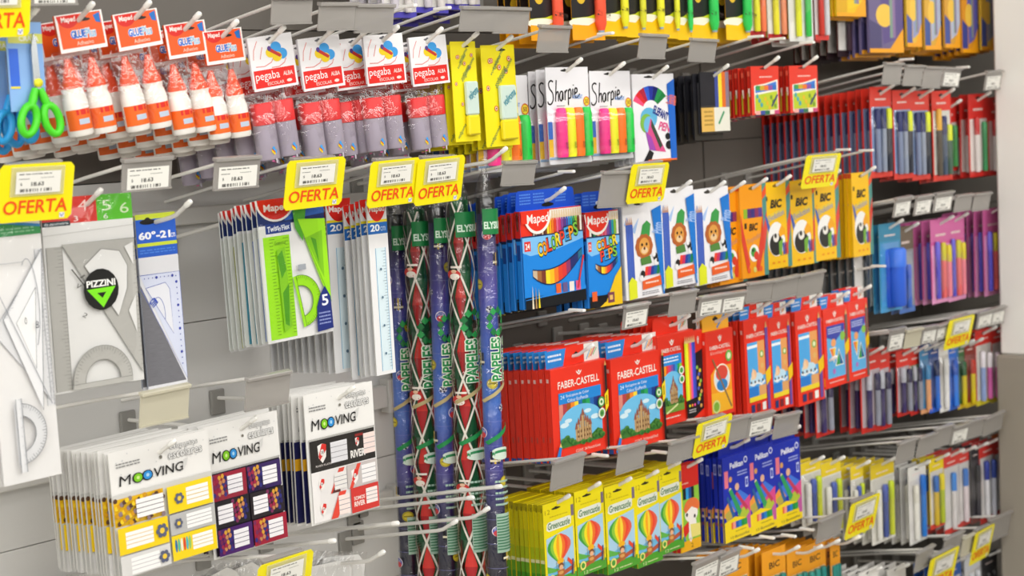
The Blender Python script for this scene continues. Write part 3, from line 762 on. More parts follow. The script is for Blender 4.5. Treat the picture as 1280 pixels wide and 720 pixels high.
def gluebag(W, H):
    p = Proto('glue_bottle_pack', 'glue pack'); O = '#ec5a1c'
    a = Art(W, H*.31, -.0006); a.rect(0, 0, 1, 1, '#f2ece8'); a.rect(.05, .03, .96, .9, O)
    a.ell(.27, .03, .24, .34, '#d8261c', 14, 180, 360); a.text('Maped', .12, .07, .42, .25, '#f6e4de', .03); a.slot(.62, .2, .22, .04)
    a.poly([(.8, .12), (.94, .06), (.94, .34), (.84, .3)], '#1f6fc0'); a.outlined("GLUE", .27, .45, .58, .66, '#2a6fd0', '#f4f0ec', .04, .1); a.outlined("Plus", .58, .44, .8, .68, '#8ab8dc', '#f4f0ec', .02, .06); a.text('Adhesivo', .36, .74, .72, .85, '#f6cdb8', .01)
    mb = MB(); Hh = H*.31
    mb.prism([(-W/2, -Hh), (W/2, -Hh), (W/2, 0), (-W/2, 0)], 0, .0016, O); mb.box(-W/2, .0016, -Hh*.96, W/2, .004, -.001, '#d94e14')
    k = p.add('header_card', mb); p.add('card_print', a, (0, 0, 0), k)
    for i, x in enumerate((-.021, .021)): bottle(p, x, .018, -H*.36-.003*i, H*.64, .0195, '#f1ede6', '#f2511b', '#ef6a20', True)
    p.add('poly_bag', bag(W*1.04, H, .04, .29, 3))
    return p

def butterfly(a, u, v, s):
    for du, dv, c, q in ((-.1, .02, '#f2d21c', .1), (.02, -.06, '#3fa0e6', .11), (.13, .06, '#3fa0e6', .11), (.02, .1, '#f2d21c', .1)): a.ell(u+du*s, v+dv*s, q*s, q*s*.85, c)
    a.poly([(u-.1*s, v-.06*s), (u+.12*s, v+.08*s), (u+.08*s, v+.12*s), (u-.12*s, v)], '#c8352c'); a.circ(u-.12*s, v-.05*s, .04*s, '#5a3f8a')

def pegaba(W, H):
    p = Proto('glue_bottle_pack', 'glue pack'); Hh = H*.43
    a = Art(W, Hh, -.0006); a.rect(0, 0, 1, 1, '#f0eef0'); a.slot(.5, .07, .2, .025, '#6a6a70')
    for P in ([(.07, .42), (.1, .25), (.2, .08)], [(.22, .42), (.26, .3), (.3, .2)], [(.1, .55), (.3, .56), (.46, .5), (.52, .42)], [(.45, .6), (.62, .6), (.75, .54), (.8, .46)]): a.line(P, .0016, '#e2918a')
    butterfly(a, .58, .3, 1.1); a.rect(.03, .62, .95, .95, '#e0241c'); a.text('pegaba', .06, .655, .6, .85, '#f8f0ee', .0); a.text('ALBA', .68, .7, .9, .78, '#f8d8d2', .02); a.text('ESCOLAR', .3, .86, .68, .92, '#f6d0c8', .01); a.ell(.8, .88, .06, .03, '#f6d8d0')
    mb = MB(); mb.prism([(-W/2, -Hh), (W/2, -Hh), (W/2, 0), (-W/2, 0)], 0, .0012, '#e9e7ea'); mb.box(-W/2, .002, -Hh*.95, W/2, .004, -.001, '#dedce0')
    k = p.add('header_card', mb); p.add('card_print', a, (0, 0, 0), k)
    for i, x in enumerate((-W*.235, W*.235)):
        bottle(p, x, .02, -H*.53, H*.46, W*.22, '#a89fae', '#dd2a2c', None, False, False)
        e = Art(.03, .05, -W*.22*.82); butterfly(e, .45, .42, .8); e.rect(.2, .75, .4, .78, '#e060a0'); e.rect(.5, .7, .6, .85, '#c8c2cf'); p.add('bottle_print', e, (0, 0, -H*.28), len(p.parts)-2)
    p.add('poly_bag', bag(W*1.05, H, .042, .42, 5))
    return p

def scissorpack(W, H, green=True):
    p = Proto('scissors_card', 'scissors pack')
    a = Art(W, H); a.rect(0, 0, 1, 1, '#86b0e6'); a.rect(.05, .13, 1, .24, '#d8dc6a'); a.text('CRAFA', .35, .155, .9, .215, '#f0f2ea', .03); a.slot(.5, .06, .24, .016); a.circ(.75, .66, .04, '#e6e05a'); a.smalltext(.62, .74, .95, .8, 2, '#5f8fd8', 2)
    a.rect(.04, .3, .3, .75, '#2f66d8'); a.rect(.04, .72, .3, .745, '#e6d83a')
    p2 = card('scissors_card', 'scissors pack', W, H, a, '#7aa2d8', .001, .008); p.parts = p2.parts
    G, cx = ('#4cd424' if green else '#2f9fe0'), W*.2
    mb = MB(); mb.prism([(-.006, 0), (.006, 0), (.003, .072), (-.001, .082), (-.006, .06)], -.008, -.005, col('#b9bec0', .25, .5, .8)); k = p.add('scissors', mb, (cx, 0, -H*.78), None, 'pair of scissors with %s handles' % ('bright green' if green else 'blue'))
    for s, L in ((-1, 1), (1, 1)):
        mb = MB(); c = [(s*.019+.0125*math.cos(t)-s*.004*math.sin(t), -.009, -.04+.0205*math.sin(t)) for t in [2*math.pi*i/20 for i in range(21)]]
        mb.tube(c, .0058, G, 8); mb.tube([(s*.004, -.007, .004), (s*.009, -.008, -.010), (s*.014, -.009, -.022)], [.005, .0065, .0055], G, 8); p.add('handle', mb, (0, 0, 0), k)
    mb = MB(); mb.lathe(0, 0, [(.0, -.004), (.006, -.004), (.006, .002)], '#e8e02a', 12); mb.v = [(x, z-.009, y) for x, y, z in mb.v]; p.add('pivot', mb, (0, 0, .012), k)
    return p

def protractor(a, u, v, R, m, w=.004, rot=0, ticks=True, half=True):
    """half-moon protractor: annulus and base bar"""
    q = a.W/a.H
    def P(r, t): 
        x, y = r*math.cos(rad(t)), r*math.sin(rad(t)); c, s = math.cos(rad(rot)), math.sin(rad(rot))
        return (u + (x*c-y*s), v - (x*s+y*c)*q)
    a.poly([P(R, t) for t in range(0, 181, 10)] + [P(R*.6, t) for t in range(180, -1, -10)], m[0])
    a.poly([(P(R, 0)), P(R, 180), tuple(x for x in P(R*1.02, 188)), P(R*1.02, -8)], m[0])
    a.line([P(R, t) for t in range(0, 181, 10)], .0009, m[1]); a.line([P(R*.6, t) for t in range(0, 181, 10)], .0009, m[1]); a.line([P(R, 0), P(R, 180)], .0008, m[1])
    if ticks:
        for t in range(0, 181, 6): a.line([P(R*.97, t), P(R*(.88 if t % 30 else .82), t)], .0006, m[1])

def setsquare(a, tri, m, hole=.34):
    a.poly(tri, m[0]); cx = sum(p[0] for p in tri)/3; cy = sum(p[1] for p in tri)/3
    inn = [(cx+(p[0]-cx)*hole, cy+(p[1]-cy)*hole) for p in tri]
    a.poly(inn, m[2]); a.line(inn+[inn[0]], .0009, m[1]); a.line(tri+[tri[0]], .0009, m[1])
    (x0, y0), (x1, y1) = tri[0], tri[1]
    for i in range(1, 30):
        t = i/30; x, y = x0+(x1-x0)*t, y0+(y1-y0)*t; a.line([(x, y), (x+(cx-x)*(.09 if i % 5 else .16), y+(cy-y)*.0)], .0005, m[1])

def rulerart(a, u0, v0, u1, v1, m):
    a.rect(u0, v0, u1, v1, m[0]); a.line([(u0, v0), (u0, v1)], .0008, m[1]); a.line([(u1, v0), (u1, v1)], .0008, m[1])
    for i in range(40):
        v = v0+(v1-v0)*(i+.5)/40; a.line([(u1, v), (u1-(u1-u0)*(.3 if i % 5 else .5), v)], .0005, m[1])

def bigset(W, H):
    """large geometry set in its sleeve"""
    a = Art(W, H); a.rect(0, 0, 1, 1, '#ecebea'); g = ('#e3e4e6', '#8d9098', '#ececeb')
    a.rect(0, 0, 1, .06, '#e8eae6'); a.text('Set de geometria', .12, .02, .78, .042, '#4a4a4a', .0, .3); a.poly([(0, .055), (.4, .05), (1, .07), (1, .08), (0, .066)], '#3f8fd0'); a.poly([(0, .065), (.4, .06), (1, .08), (1, .105), (0, .105)], '#3f9a58'); a.smalltext(.1, .075, .9, .098, 2, '#8fc49a', 2)
    rulerart(a, .86, .16, .985, .74, g); setsquare(a, [(.9, .2), (.92, .72), (.02, .44)], g, .5)
    for i in range(18): a.circ(.93, .2+.03*i, .006, '#4a4c56')
    setsquare(a, [(.95, .16), (.2, .4), (.75, .75)], ('#e6e7e9', '#7d8088', '#efefee'), .5); a.line([(.05, .25), (.9, .73)], .001, '#8d9098'); a.line([(.1, .2), (.6, .2)], .001, '#b5b7bb')
    a.ring(.66, .36, .16, .17, .001, '#8d9098', -60, 120)
    protractor(a, .3, .82, .46, ('#d9dadc', '#6d7078'), rot=-90)
    rulerart(a, .26, .69, .36, .96, ('#e1e2e4', '#7d8088')); a.text('0', .52, .4, .56, .425, '#4a4c56'); a.text('8', .7, .42, .76, .445, '#4a4c56')
    p = card('geometry_set', 'geometry set', W, H, a, '#e4e3e2', .002); p.add('poly_bag', shell(W*1.01, H, .004, film('sleeve_film', '#fdfdfd', .04, .35, 14), 6, 12)); return p

def pizzini(W, H):
    a = Art(W, H); a.rect(0, 0, 1, 1, '#e4e4e2'); g = ('#b6b5b0', '#83827e', '#e6e6e4')
    a.rect(0, 0, .6, .135, '#d8362c'); a.rect(.6, 0, 1, .135, '#5cc02a')
    for t, u, v, s, c in (('3', .22, .05, .09, '#f0c8c0'), ('4', .4, .02, .1, '#f2d2ca'), ('5', .66, .03, .1, '#dff0cc'), ('6', .86, .05, .1, '#d6ecc0'), ('3', .34, .1, .05, '#f4ece6'), ('4', .46, .095, .05, '#e8988a'), ('6', .67, .1, .05, '#f0f4e4')): a.text(t, u, v, u+s, v+s*.55, c, .0)
    a.rect(0, .12, .3, .145, '#23303a'); a.text('de geometria', .02, .125, .28, .142, '#c9d2d4', .02)
    a.line([(.0, .19), (1, .17)], .001, '#c9c9c6'); rulerart(a, .02, .25, .19, .99, g)
    setsquare(a, [(.985, .24), (.985, .96), (.18, .24)], g, .0); a.poly([(.4, .36), (.6, .28), (.8, .3), (.88, .38), (.86, .5), (.74, .64)], '#e4e4e2'); a.line([(.4, .36), (.6, .28), (.8, .3), (.88, .38), (.86, .5), (.74, .64), (.4, .36)], .001, '#83827e')
    a.poly([(.86, .28), (.96, .26), (.95, .38)], '#e2e2e0'); a.poly([(.86, .62), (.95, .54), (.94, .74)], '#dededc')
    a.line([(.26, .37), (.44, .5)], .002, '#55544f')
    for t, u, v in (('1', .35, .4), ('2', .34, .6), ('v', .3, .45)): a.text(t, u, v, u+.05, v+.025, '#6a6965', 0, .2, -30)
    protractor(a, .52, .965, .33, g)
    a.circ(.56, .49, .195, '#161614'); a.text('PIZZINI', .4, .44, .72, .475, '#f2f2ee', .03); a.poly([(.4, .485), (.72, .48), (.57, .585)], '#7ae01e'); a.poly([(.51, .507), (.61, .505), (.565, .535)], '#161614')
    p = card('geometry_set', 'geometry set', W, H, a, '#dddcda', .002); p.add('poly_bag', shell(W*1.01, H, .005, film('sleeve_film', '#fdfdfd', .04, .35, 14), 6, 10)); return p

def squarepack(W, H):
    a = Art(W, H); a.rect(0, 0, 1, 1, '#e2e3e8'); B = '#2a5fc8'
    a.rect(0, 0, 1, .245, B); a.rect(0, .0, 1, .03, '#c9d83a'); a.slot(.3, .045, .4, .016); a.text('60°-21', .05, .1, .85, .145, '#eef0f4', .04); a.text('cm', .86, .12, .97, .145, '#eef0f4'); a.rect(0, .165, 1, .185, '#c9d83a'); a.smalltext(.05, .2, .95, .23, 2, '#4f86de', 2)
    g = ('#d6dcf0', '#5f6fb8', '#e4e6ee')
    a.poly([(.0, .4), (.97, .98), (.0, .98)], noisy('brushed_grey_card', '#5a5a60', '#86868c', 60, .45, 0, (1, 1, 30)))
    a.poly([(.0, .345), (1, .345), (1, .97)], g[0]); a.line([(0, .345), (1, .345), (1, .97), (0, .42)], .0012, g[1])
    a.poly([(.12, .42), (.62, .4), (.72, .44), (.74, .7)], g[2]); a.line([(.12, .42), (.62, .4), (.72, .44), (.74, .7), (.12, .42)], .001, g[1]); a.ring(.4, .58, .16, .1, .001, g[1], -20, 120)
    for i in range(16): a.circ(.9, .37+.034*i, .03 if i % 4 == 1 else .014, '#3a48a8')
    for i in range(8): a.circ(.1+.1*i, .365, .03 if i % 4 == 3 else .012, '#3a48a8')
    a.text('cm', .2, .48, .36, .53, '#3a56b8', .02, .2, -50)
    p = card('set_square_pack', 'set square pack', W, H, a, '#9aa0b0', .003); return p

def rulerbag(W, H, L='#9be01e', D='#4f9a1e'):
    a = Art(W, H); a.rect(0, 0, 1, 1, '#e6e6e6'); a.rect(0, 0, 1, .18, '#1c2f6a'); a.poly([(.3, .06), (1, .03), (1, .14), (.4, .16)], '#2f62b8')
    a.ell(.28, .0, .3, .16, '#f0ece8', 16, 180, 360); a.ell(.28, 0, .27, .145, '#d8261c', 16, 180, 360); a.text('Maped', .1, .035, .46, .1, '#f6ece8', .03)
    a.rect(.1, .17, .48, .24, '#1f3a86'); a.text('Twist', .13, .185, .3, .225, '#e8ecf4', .02, .2, 6); a.text("n'Flex", .29, .185, .46, .225, '#e8ecf4', .02, .2, 6)
    a.rect(.0, .2, .1, .99, '#d9dcd6'); a.rect(.05, .26, .44, .98, L)
    for i in range(30): a.line([(.14, .28+.023*i), (.14+(.05 if i % 5 else .08), .28+.023*i)], .0007, '#3f6f1a'); a.line([(.42, .28+.023*i), (.42-(.05 if i % 5 else .08), .28+.023*i)], .0007, '#3f6f1a')
    a.poly([(.22, .36), (.34, .34), (.36, .9), (.24, .94)], '#82c420'); a.poly([(.22, .4), (.3, .36), (.34, .5), (.26, .56)], D); a.poly([(.26, .66), (.36, .6), (.32, .9), (.26, .88)], D); a.text('Geometrica', .2, .295, .36, .32, '#3f6f1a')
    a.poly([(.5, .1), (.72, .06), (.66, .2), (.62, .32), (.52, .22)], '#4fa62a'); a.poly([(.56, .16), (.98, .18), (.98, .78), (.86, .64)], L); a.poly([(.66, .3), (.92, .26), (.9, .6)], '#7fc21e'); a.line([(.56, .16), (.98, .78)], .001, D); a.poly([(.74, .3), (.82, .32), (.84, .5)], D)
    protractor(a, .52, .74, .3, (L, '#3f6f1a'), rot=-80)
    a.poly([(.8, .72), (.88, .66), (.96, .74), (.97, .97), (.72, .98), (.74, .8)], '#22307a'); a.text('5', .82, .72, .92, .8, '#eef0f6', .02); a.smalltext(.76, .84, .94, .94, 4, '#8a96cc', 3); a.rect(.5, .48, .62, .52, '#9aa0a8')
    p = card('ruler_set', 'ruler set', W, H, a, '#d3d8d6', .002); p.add('poly_bag', shell(W*1.01, H, .004, film('sleeve_film', '#fdfdfd', .04, .35, 14), 6, 10)); return p

def rulerpack(W, H):
    a = Art(W, H); a.rect(0, 0, 1, 1, '#e9e9ea'); a.rect(0, .13, 1, .2, '#2466b4'); a.rect(0, .12, 1, .135, '#e3d32a')
    a.ell(.5, .0, .5, .13, '#d8261c', 16, 180, 360); a.text('Maped', .1, .04, .9, .085, '#f6e8e4', .03); a.text('20', .12, .145, .6, .185, '#eef2f8', .03); a.text('cm', .64, .16, .9, .185, '#bcd2ec')
    a.rect(.32, .28, .82, .98, '#d8e9f0'); a.line([(.32, .28), (.32, .98)], .0012, '#5fa8d0'); a.line([(.82, .28), (.82, .98)], .0012, '#5fa8d0')
    for i in range(40): a.line([(.8, .3+.0168*i), (.8-(.12 if i % 5 else .2), .3+.0168*i)], .0006, '#4a6a80')
    for i in range(4): a.circ(.5, .4+.16*i, .05, '#55748a')
    return card('ruler_pack', 'ruler pack', W, H, a, '#c9c8c4', .002)

def mooving(W, H, kind):
    a = Art(W, H); a.rect(0, 0, 1, 1, '#ecebe8'); top = .345
    r = random.Random(8)
    for i in range(26): a.circ(r.uniform(.05, .95), r.uniform(.02, .3), .005, '#c2c4c6')
    a.smalltext(.06, .1, .3, .145, 2, '#8a8a8a', 3); a.outlined('etiquetas', .6, .05, .88, .1, '#f4f4f2', '#8b8b8b', .0, .035); a.outlined('escolares', .58, .1, .92, .165, '#f4f4f2', '#8b8b8b', .0, .035)
    a.circ(.5, .13, .016, '#77736a')
    a.text('M', .075, .205, .195, .285, '#1c1b1b', .0, .1); a.ell(.26, .248, .055, .042, '#1c1b1b'); a.ell(.262, .247, .042, .034, '#7cc41e'); a.ell(.262, .247, .016, .014, '#c9e88a'); a.ell(.355, .246, .055, .042, '#1c1b1b'); a.ell(.357, .245, .042, .034, '#2f8fd8'); a.ell(.357, .245, .016, .014, '#a8d4f0')
    a.text('VING', .42, .205, .72, .28, '#1c1b1b', .01, .1); a.poly([(.72, .2), (.77, .18), (.75, .24), (.71, .27)], '#d4d4d2')
    a.rect(.02, top, .98, top+.012, '#b5b4b0')
    def lines(u0, v0, u1, v1, paper='#f4f3f1', n=4, c='#9a98a0'):
        a.rect(u0, v0, u1, v1, paper)
        for i in range(1, n): a.line([(u0, v0+(v1-v0)*i/n), (u1, v0+(v1-v0)*i/n)], .0011, c)
    if kind == 'yellow':
        a.rect(0, top, 1, 1, '#cfcfcb')
        a.rect(0, .38, .49, .6, '#e6b81c')
        for i in range(90): a.circ(.02+.46*((i*29) % 37)/37, .39+.2*((i*17) % 31)/31, .02, ('#5a3f30', '#f3cf2a', '#d69a18', '#8d7a80')[i % 4])
        lines(.2, .41, .47, .56, c='#6a6470')
        a.rect(.51, .38, .97, .6, '#f3d31a'); lines(.7, .42, .93, .56, c='#d9b84a')
        a.rect(0, .605, .49, .82, '#f3cf1a'); lines(.07, .65, .34, .78, c='#e0c080')
        a.rect(.51, .605, .97, .61, '#3a3836'); a.rect(.51, .61, .97, .78, '#b9b9b8'); lines(.68, .635, .94, .755, c='#b0afb4')
        a.rect(0, .83, .49, 1, '#d7d6d4'); lines(.1, .86, .38, .99, c='#c0bfc4')
        a.rect(.51, .785, .97, .99, '#f1d21c'); lines(.72, .82, .93, .94, c='#d8c070')
        for i, c in enumerate(('#1f6fa8', '#58b89a', '#e9e4d8', '#d8432c', '#4fb0c0', '#8fc46a')): a.ell(.55+.028*i, .87, .012, .055, c)
        # plain daisies where the stickers carry pictures
        for u, v, s in ((.62, .49, .9), (.42, .71, 1.1), (.59, .69, .8), (.42, .92, 1.0)):
            for j in range(6): a.circ(u+.035*s*math.cos(j*1.047), v+.035*s*math.sin(j*1.047)*W/H, .02*s, '#5a6078')
            a.circ(u, v, .022*s, '#e9c640')
    elif kind == 'club':
        a.rect(.03, .36, .97, .98, '#2a2230')
        for i in range(3):
            for j in range(2):
                u0, v0 = .04+.47*j, .37+.205*i
                a.rect(u0, v0, u0+.46, v0+.2, ('#9a2038', '#3a2560', '#231e24', '#2a2228', '#4a2068', '#a02038')[i*2+j])
                s = .0 if (i+j) % 2 else .24
                uu = u0+.2 if (i != 1) else u0+.03
                pu = u0+.02 if (i != 1) else u0+.24
                for k in range(22): a.ell(pu+.19*((k*13) % 19)/19, v0+.02+.16*((k*7) % 17)/17, .02, .018, ('#7a2a58', '#34307e', '#c88a5a', '#a02848', '#2a2766', '#d8a03a')[k % 6])
                lines(uu, v0+.03, uu+.2, v0+.165, '#f0eef2', 4, '#6a6478')
    elif kind == 'river':
        a.rect(.03, .36, .97, .6, '#2b2826'); a.rect(.03, .6, .97, .985, '#ece9e8')
        def crest(u, v, s, bg):
            a.poly([(u-.05*s, v-.045*s), (u, v-.055*s), (u+.05*s, v-.045*s), (u+.042*s, v+.03*s), (u, v+.065*s), (u-.042*s, v+.03*s)], '#f0ece8')
            a.poly([(u+.0*s, v-.054*s), (u+.05*s, v-.045*s), (u+.046*s, v-.01*s), (u-.028*s, v+.045*s), (u-.044*s, v+.02*s)], '#d8322c'); a.ell(u, v, .022*s, .02*s, '#e9e4e0'); a.text('CARP', u-.02*s, v-.01*s, u+.02*s, v+.01*s, '#2b2826')
        crest(.2, .46, 1.25, 0); a.text('RIVER PLATE', .1, .55, .32, .565, '#e8e2de'); lines(.32, .4, .56, .56, '#e4e4e8')
        crest(.71, .44, .6, 0); a.text('RIVER', .6, .5, .82, .56, '#f0ece8', .04); a.rect(.68, .38, .8, .4, '#8a2a28'); lines(.8, .39, .97, .55, '#efdcd6')
        a.poly([(.28, .79), (.42, .61), (.5, .61), (.36, .79)], '#e04a3a'); a.poly([(.36, .72), (.42, .66), (.42, .79), (.3, .79)], '#5a2a26'); crest(.16, .7, .8, 0); lines(.34, .64, .52, .77, '#efece9')
        a.rect(.53, .605, .97, .79, '#c4bcba'); a.poly([(.55, .79), (.68, .61), (.74, .61), (.6, .79)], '#e04a3a'); crest(.64, .7, 1, 0); lines(.74, .63, .95, .77, '#f0eeee')
        a.poly([(.26, .985), (.4, .79), (.5, .79), (.36, .985)], '#e04a3a'); crest(.16, .89, .8, 0); lines(.38, .82, .54, .97, '#f2e2dc')
        a.rect(.56, .79, .97, .985, '#cf3a34'); a.text('SOMOS', .6, .86, .76, .89, '#f0dcd6', .03); a.text('RIVER', .6, .9, .76, .94, '#f0dcd6', .04); lines(.78, .82, .95, .94, '#f2e6e2')
    else:
        a.rect(0, .36, 1, .98, '#1b1c4a'); a.rect(0, .49, 1, .58, '#cf9a1e'); a.poly([(.1, .8), (.3, .66), (.34, .7), (.18, .8), (.34, .9), (.3, .94)], '#c9922a'); lines(.5, .4, .9, .48)
    p = card('label_pack', 'school label pack', W, H, a, '#d6d4ce', .0012)
    p.add('poly_sleeve', shell(W*1.005, H*.66, .003, film('sleeve_film', '#fdfdfd', .04, .35, 14), 4, 6), (0, 0, -H*.34))
    return p

def hilite(W, H, c, cap2='#111'):
    """hanging marker card, lower half in view"""
    a = Art(W, H); a.rect(0, 0, 1, 1, '#1e1d1d'); a.poly([(0, .75), (.5, .73), (1, .66), (1, 1), (0, 1)], '#c9d41e'); a.ell(.4, .8, .5, .06, '#f2ecd6'); a.poly([(0, .82), (.5, .83), (1, .72), (1, 1), (0, 1)], '#f6a50f' if c == '#f2583a' else '#f4c210')
    a.circ(.3, .5, .14, '#d9b32a'); a.slot(.4, .05)
    p = card('marker_card', 'highlighter card', W, H, a, '#c98a10')
    mb = MB(); w = W*.26; h = H*.62; mb.lathe(0, -.008, [(w*.3, -h), (w*.5, -h+.014), (w*.5, 0)], c, 10, 1, .8); k = p.add('highlighter', mb, (W*.3, 0, -H*.27))
    mb = MB(); mb.lathe(0, -.008, [(w*.24, -h-.004), (w*.44, -h+.012)], '#8fa9c0', 10, 1, .8); p.add('tip', mb, (0, 0, 0), k)
    e = Art(w, h, -.0175); e.text('Trabi', .3, .5, .7, .9, '#3a2a24', .0, .2, 80); p.add('lettering', e, (0, 0, 0), k)
    return p

def penblister(name, cat, W, H, bg, foot, pens, head=None, backc='#c9c6c2', headv=.28, white='#e2e0dc', text=None, textc='#f3e6e0', wmax=.017):
    a = Art(W, H); a.rect(0, 0, 1, 1, bg); a.rect(.06, headv, .94, .96, white); a.slot(.5, .05, .26, .014)
    if head: a.rect(0, 0, 1, headv*.9, head)
    if foot: a.rect(0, .93, 1, 1, foot)
    if text: a.text(text, .3, headv*.48, .75, headv*.72, textc, .02)
    else: a.smalltext(.25, headv*.55, .75, headv*.75, 1, '#f0dcd6', 2)
    p = card(name, cat, W, H, a, backc)
    n = len(pens)
    for i, (body, cap, hh, wf) in enumerate(pens):
        w = min(W*.8/n*wf, wmax); p.add('pen', marker_mesh(H*hh, w, body, cap, .32), (-W*.4+W*.8*(i+.5)/n, -.001, -H*(.94-hh)))
    p.add('blister_shell', shell(W*.94, H*.66, .014, None, 4, 4), (0, 0, -H*headv))
    return p

def bookish(W, H, c1, c2, c3):
    a = Art(W, H); a.rect(0, 0, 1, 1, c1); a.poly([(.3, 0), (1, 0), (1, .8), (.4, .9)], c2); a.ell(.45, .55, .25, .14, '#f0c24a'); a.poly([(0, .6), (.35, .68), (.35, .95), (0, .98)], c3); a.stripes(.6, 0, .85, .82, ['#7f9a8a', '#8a6f9a', c2]); a.poly([(.55, .98), (1, .7), (1, 1), (.55, 1)], '#f2a514'); a.rect(0, .95, 1, 1, '#f2a514')
    return carton('pencil_wallet', 'pencil wallet', W, H, .008, c1, a, 0)
# ------------------------------------------------------------------ setting
def build_setting():
    light = noisy('white_metal_panel', '#cfcecb', '#d8d7d4', 3, .45)
    dark = noisy('grey_and_shaded_metal_panel', '#5c5751', '#67625b', 5, .5)
    mb = MB(); X0, XM, X1 = .4, 2.36, 6.6
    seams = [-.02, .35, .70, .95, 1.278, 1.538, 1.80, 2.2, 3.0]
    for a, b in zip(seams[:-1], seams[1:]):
        for x0, x1, m in ((X0, XM-.006, light if b < 1.79 else dark), (XM+.03, 3.48, dark), (3.486, 4.6, dark), (4.606, X1, dark)):  # upper panels of the first bay take the dark colour as painted shade
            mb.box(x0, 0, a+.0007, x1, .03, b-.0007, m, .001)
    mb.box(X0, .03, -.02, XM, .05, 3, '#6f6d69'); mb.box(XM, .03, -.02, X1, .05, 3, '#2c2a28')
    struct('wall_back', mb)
    mb = MB(); mb.box(-6, -12, -.1, 8, .6, 0, noisy('floor_tile', '#b9b4aa', '#c6c1b8', 2, .25)); struct('floor', mb)
    mb = MB(); mb.box(-6, -12, 3.2, 8, .6, 3.3, noisy('ceiling_white', '#d8d6d0', '#e2e0da', 2, .8)); struct('ceiling', mb)
    # column at the end of the bay: off-white above, grey plinth below
    white = noisy('column_paint', '#efeee8', '#f4f3ee', 1.5, .6); grey = noisy('column_plinth_paint', '#968f82', '#9e978a', 3, .6)
    xc = pt(1250, 443, .36).x; zc = pt(1250, 443, .36).z
    mb = MB(); mb.box(xc, -.98, zc, xc+.5, -.36, 3.2, white, .006); mb.box(xc-.012, -.992, 0, xc+.5, -.352, zc, grey, .006)
    mb.box(xc-.004, -.60, zc+.002, xc+.001, -.585, 3.2, white)
    struct('column', mb)

def rails():
    """horizontal mounting bars that carry the hooks"""
    w = col('#cfcdc8', .35); d = col('#77746f', .4)
    def bar(x0, x1, z, h, m, label):
        t = ob('mounting_bar', None, None, ((x0+x1)/2, 0, z)); L = (x1-x0)/2
        mb = MB(); mb.box(-L, -.022, -h/2, L, -.0005, h/2, m, .002); ob('bar_rail', mb.build('bar_rail'), t)
        mb = MB()
        for s in (-1, 1): mb.box(s*L-.012, -.028, -h*.75, s*L+.012, -.0005, h*.75, m, .002)
        ob('end_bracket', mb.build('end_bracket'), t)
        tag(t, label, 'mounting bar', 'mounting bars')
    bar(.9, 2.33, 1.075, .045, w, 'pale horizontal mounting bar on the white panel above the school label packs')
    bar(.9, 2.33, .87, .03, w, 'pale horizontal mounting bar on the white panel under the school label packs')
    bar(.9, 2.33, 1.47, .03, w, 'pale horizontal mounting bar on the white panel behind the geometry sets')
    # slotted upright between the two bays
    t = ob('slotted_upright', None, None, (2.366, 0, 0)); mb = MB(); mb.box(-.012, -.02, 0, .022, 0, 2.6, col('#9b9994', .4), .002); ob('upright_post', mb.build('upright_post'), t)
    mb = MB()
    for i in range(52): mb.box(-.0125, -.0208, .3+.045*i, -.002, -.0195, .325+.045*i, '#141312')
    ob('slots', mb.build('slots'), t); tag(t, 'grey slotted metal upright beside the hanging wrapping paper rolls', 'upright')

# ------------------------------------------------------------------ price holders and signs
PENDING = []
def holder(xl, yt, xr, yb, kind='b', near='', n=.39):
    PENDING.append((xl, yt, xr, yb, kind, near, n))

def bare_arm(px, py, where, n=.37):
    """price arm without a holder: straight wire with a flat white end"""
    c = pt(px, py, n); t = ob('price_arm', None, None, (c.x, 0, c.z-SLOPE*n))
    mb = MB(); mb.box(-.014, -.008, -.02, .014, 0, .014, col('#8f8d88', .4), .002); ob('base_clip', mb.build('base_clip'), t)
    mb = MB(); mb.tube([(0, 0, 0), (0, -n*.5, SLOPE*n*.5), (0, -n+.03, SLOPE*(n-.03))], .003, WIRE); ob('label_arm', mb.build('label_arm'), t)
    mb = MB(); mb.box(-.0045, -n, SLOPE*n-.0065, .0045, -n+.04, SLOPE*n-.0005, TIP, .0015); ob('end_tip', mb.build('end_tip'), t)
    tag(t, f'bare wire price arm with flat white tip {where}', 'price arm', 'bare wire price arms')

def ticket_art(W, H, y):
    a = Art(W, H, y); a.rect(0, 0, 1, 1, '#eeede6'); a.smalltext(.06, .08, .8, .18, 1, '#4a4a48', 2); a.smalltext(.06, .3, .3, .38, 1, '#6a6a66', 3); a.smalltext(.55, .28, .85, .34, 1, '#7a7a76', 4)
    a.text('$', .1, .5, .14, .64, '#2c2c2a'); a.text('18.63', .34, .48, .62, .66, '#2c2c2a', .02); a.barcode(.1, .78, .86, .92, '#3a3a38', 30); return a

